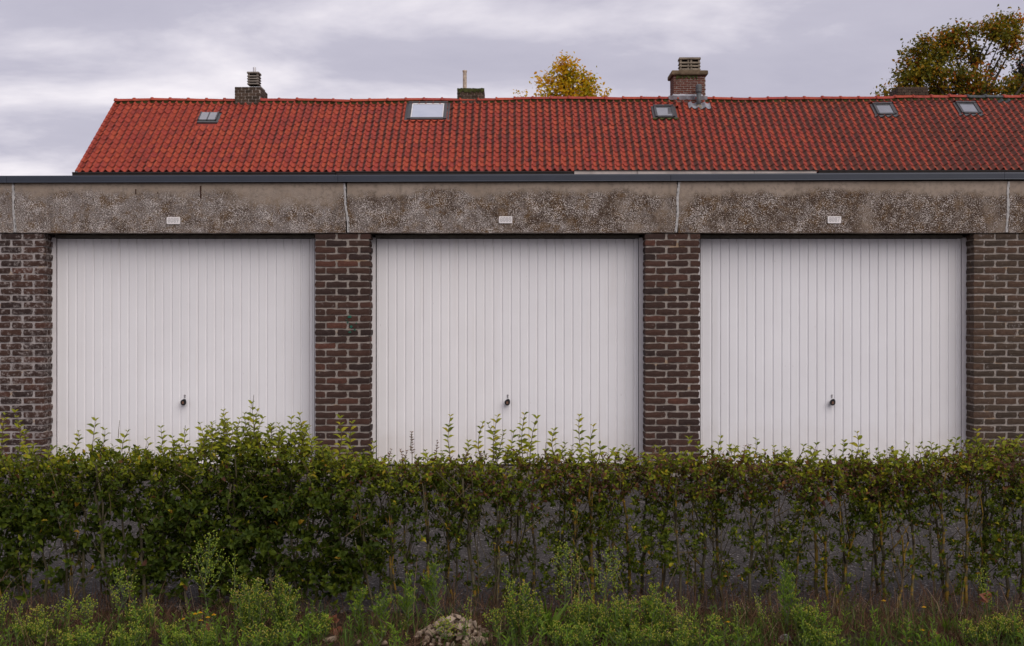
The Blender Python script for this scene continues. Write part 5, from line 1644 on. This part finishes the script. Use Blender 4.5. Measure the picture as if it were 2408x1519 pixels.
# rubble pile
rr = random.Random(12)
import bmesh
def stone_mesh(seed):
    r=random.Random(seed); bm=bmesh.new(); [bm.verts.new((r.gauss(0,1),r.gauss(0,1),r.gauss(0,1))) for _ in range(13)]
    for v in bm.verts: v.co = v.co.normalized()*r.uniform(.8,1.1)
    bmesh.ops.convex_hull(bm,input=bm.verts[:])
    sx,sy,sz=r.uniform(.8,1.3),r.uniform(.7,1.1),r.uniform(.5,.85)
    for v in bm.verts:
        k=1.0; v.co=Vector((v.co.x*sx*k,v.co.y*sy*k,v.co.z*sz*k))
    me=bpy.data.meshes.new('stone'); bm.to_mesh(me); bm.free(); me.materials.append(M_STONE); return me
STN=[stone_mesh(k) for k in range(9)]
pile=thing('rubble_pile',(X(1068,5.68),5.68,-.01),'heap of broken buff stones on the verge','rubble')
for k in range(150):
    a=rr.uniform(0,6.28); q=math.sqrt(rr.random()); cx_=X(1068,5.68)+q*.19*math.cos(a); cy_=5.68+q*.16*math.sin(a)
    hz=.105*max(0,1-q**1.3)
    s=rr.uniform(.010,.026)*(1.25 if q<.5 else .9)
    o=link(rr.choice(STN),'stone',None,pile,loc=(cx_,cy_,hz*rr.uniform(.55,1.0)+s*.3),rot=(rr.uniform(0,6),rr.uniform(0,6),rr.uniform(0,6))); o.scale=(s,s,s)
# the biggest block on top and the larger ones
for (px,py,s) in ((1058,1462,.042),(1082,1476,.034),(1010,1490,.030),(1040,1484,.030),(1105,1496,.026),(1130,1505,.022)):
    p=PT(px,py,5.62); o=link(rr.choice(STN),'stone',None,pile,loc=(p.x,p.y,max(.02,p.z)),rot=(rr.uniform(-.4,.4),rr.uniform(-.4,.4),rr.uniform(0,6))); o.scale=(s,s,s)
for (px,py,Y,s,lab) in ((768,1512,5.62,.020,'small pale stone, left of two side by side left of the rubble'),(780,1506,5.64,.022,'small pale stone, right of two side by side left of the rubble'),(845,1514,5.58,.018,'pale stone at the bottom edge between the fresh green weeds'),(905,1516,5.57,.018,'pale stone at the bottom edge just left of the rubble')):
    o=link(rr.choice(STN),'loose_stone',None,None,loc=(X(px,Y),Y,s*.45),rot=(0,0,rr.uniform(0,6))); o.scale=(s,s,s); tag(o,lab,'stone')
# fallen leaves
def dead_leaf(px,py,Y,s,t,lab,zoff=0):
    p=PT(px,py,Y); p.z=max(.012,p.z)
    lv=Leaves(); a=rr.uniform(0,6.28); lv.add((0,0,0),(math.cos(a),-.3,math.sin(a)*.7+.2),(rr.uniform(-.4,.4),-1,.5),s,s*.42,t)
    lv.add((0,0,0),(math.cos(a+.9),-.3,math.sin(a+.9)*.7+.2),(rr.uniform(-.4,.4),-1,.3),s*.8,s*.33,t); lv.add((0,0,0),(math.cos(a-.9),-.2,math.sin(a-.9)*.7+.2),(rr.uniform(-.4,.4),-1,.3),s*.8,s*.33,t)
    o=link(lv.mesh('fallen_leaf'),'fallen_leaf',M_DEADLEAF,None,loc=p); tag(o,lab,'leaf')
dead_leaf(2325,1409,5.95,.058,.3,'large reddish dry leaf caught in the grass at right')
dead_leaf(2182,1494,5.66,.060,.4,'crumpled brown dry leaf beside the hawkweeds')
dead_leaf(491,1488,5.66,.045,.8,'red-brown dry leaf just below the ragwort')
dead_leaf(482,1468,5.75,.045,.3,'dark rusty dry leaf behind the ragwort stems')
dead_leaf(790,1478,5.80,.055,.5,'brown dry leaf right of the small pale weed')
dead_leaf(783,1462,5.85,.045,.2,'dull brown dry leaf on the asphalt edge')
# half-buried pale lid
mb=MB(); c=Vector((X(1845,5.66),5.66,-.005))
mb.lathe(tuple(c),[(.030,0),(.032,.003),(.032,.010),(.029,.011),(.027,.004),(.001,.004)],24,'Y')
o=mb.build('plastic_lid',M_LID); tag(o,'pale round plastic lid half hidden right of the fresh tall weed','lid')
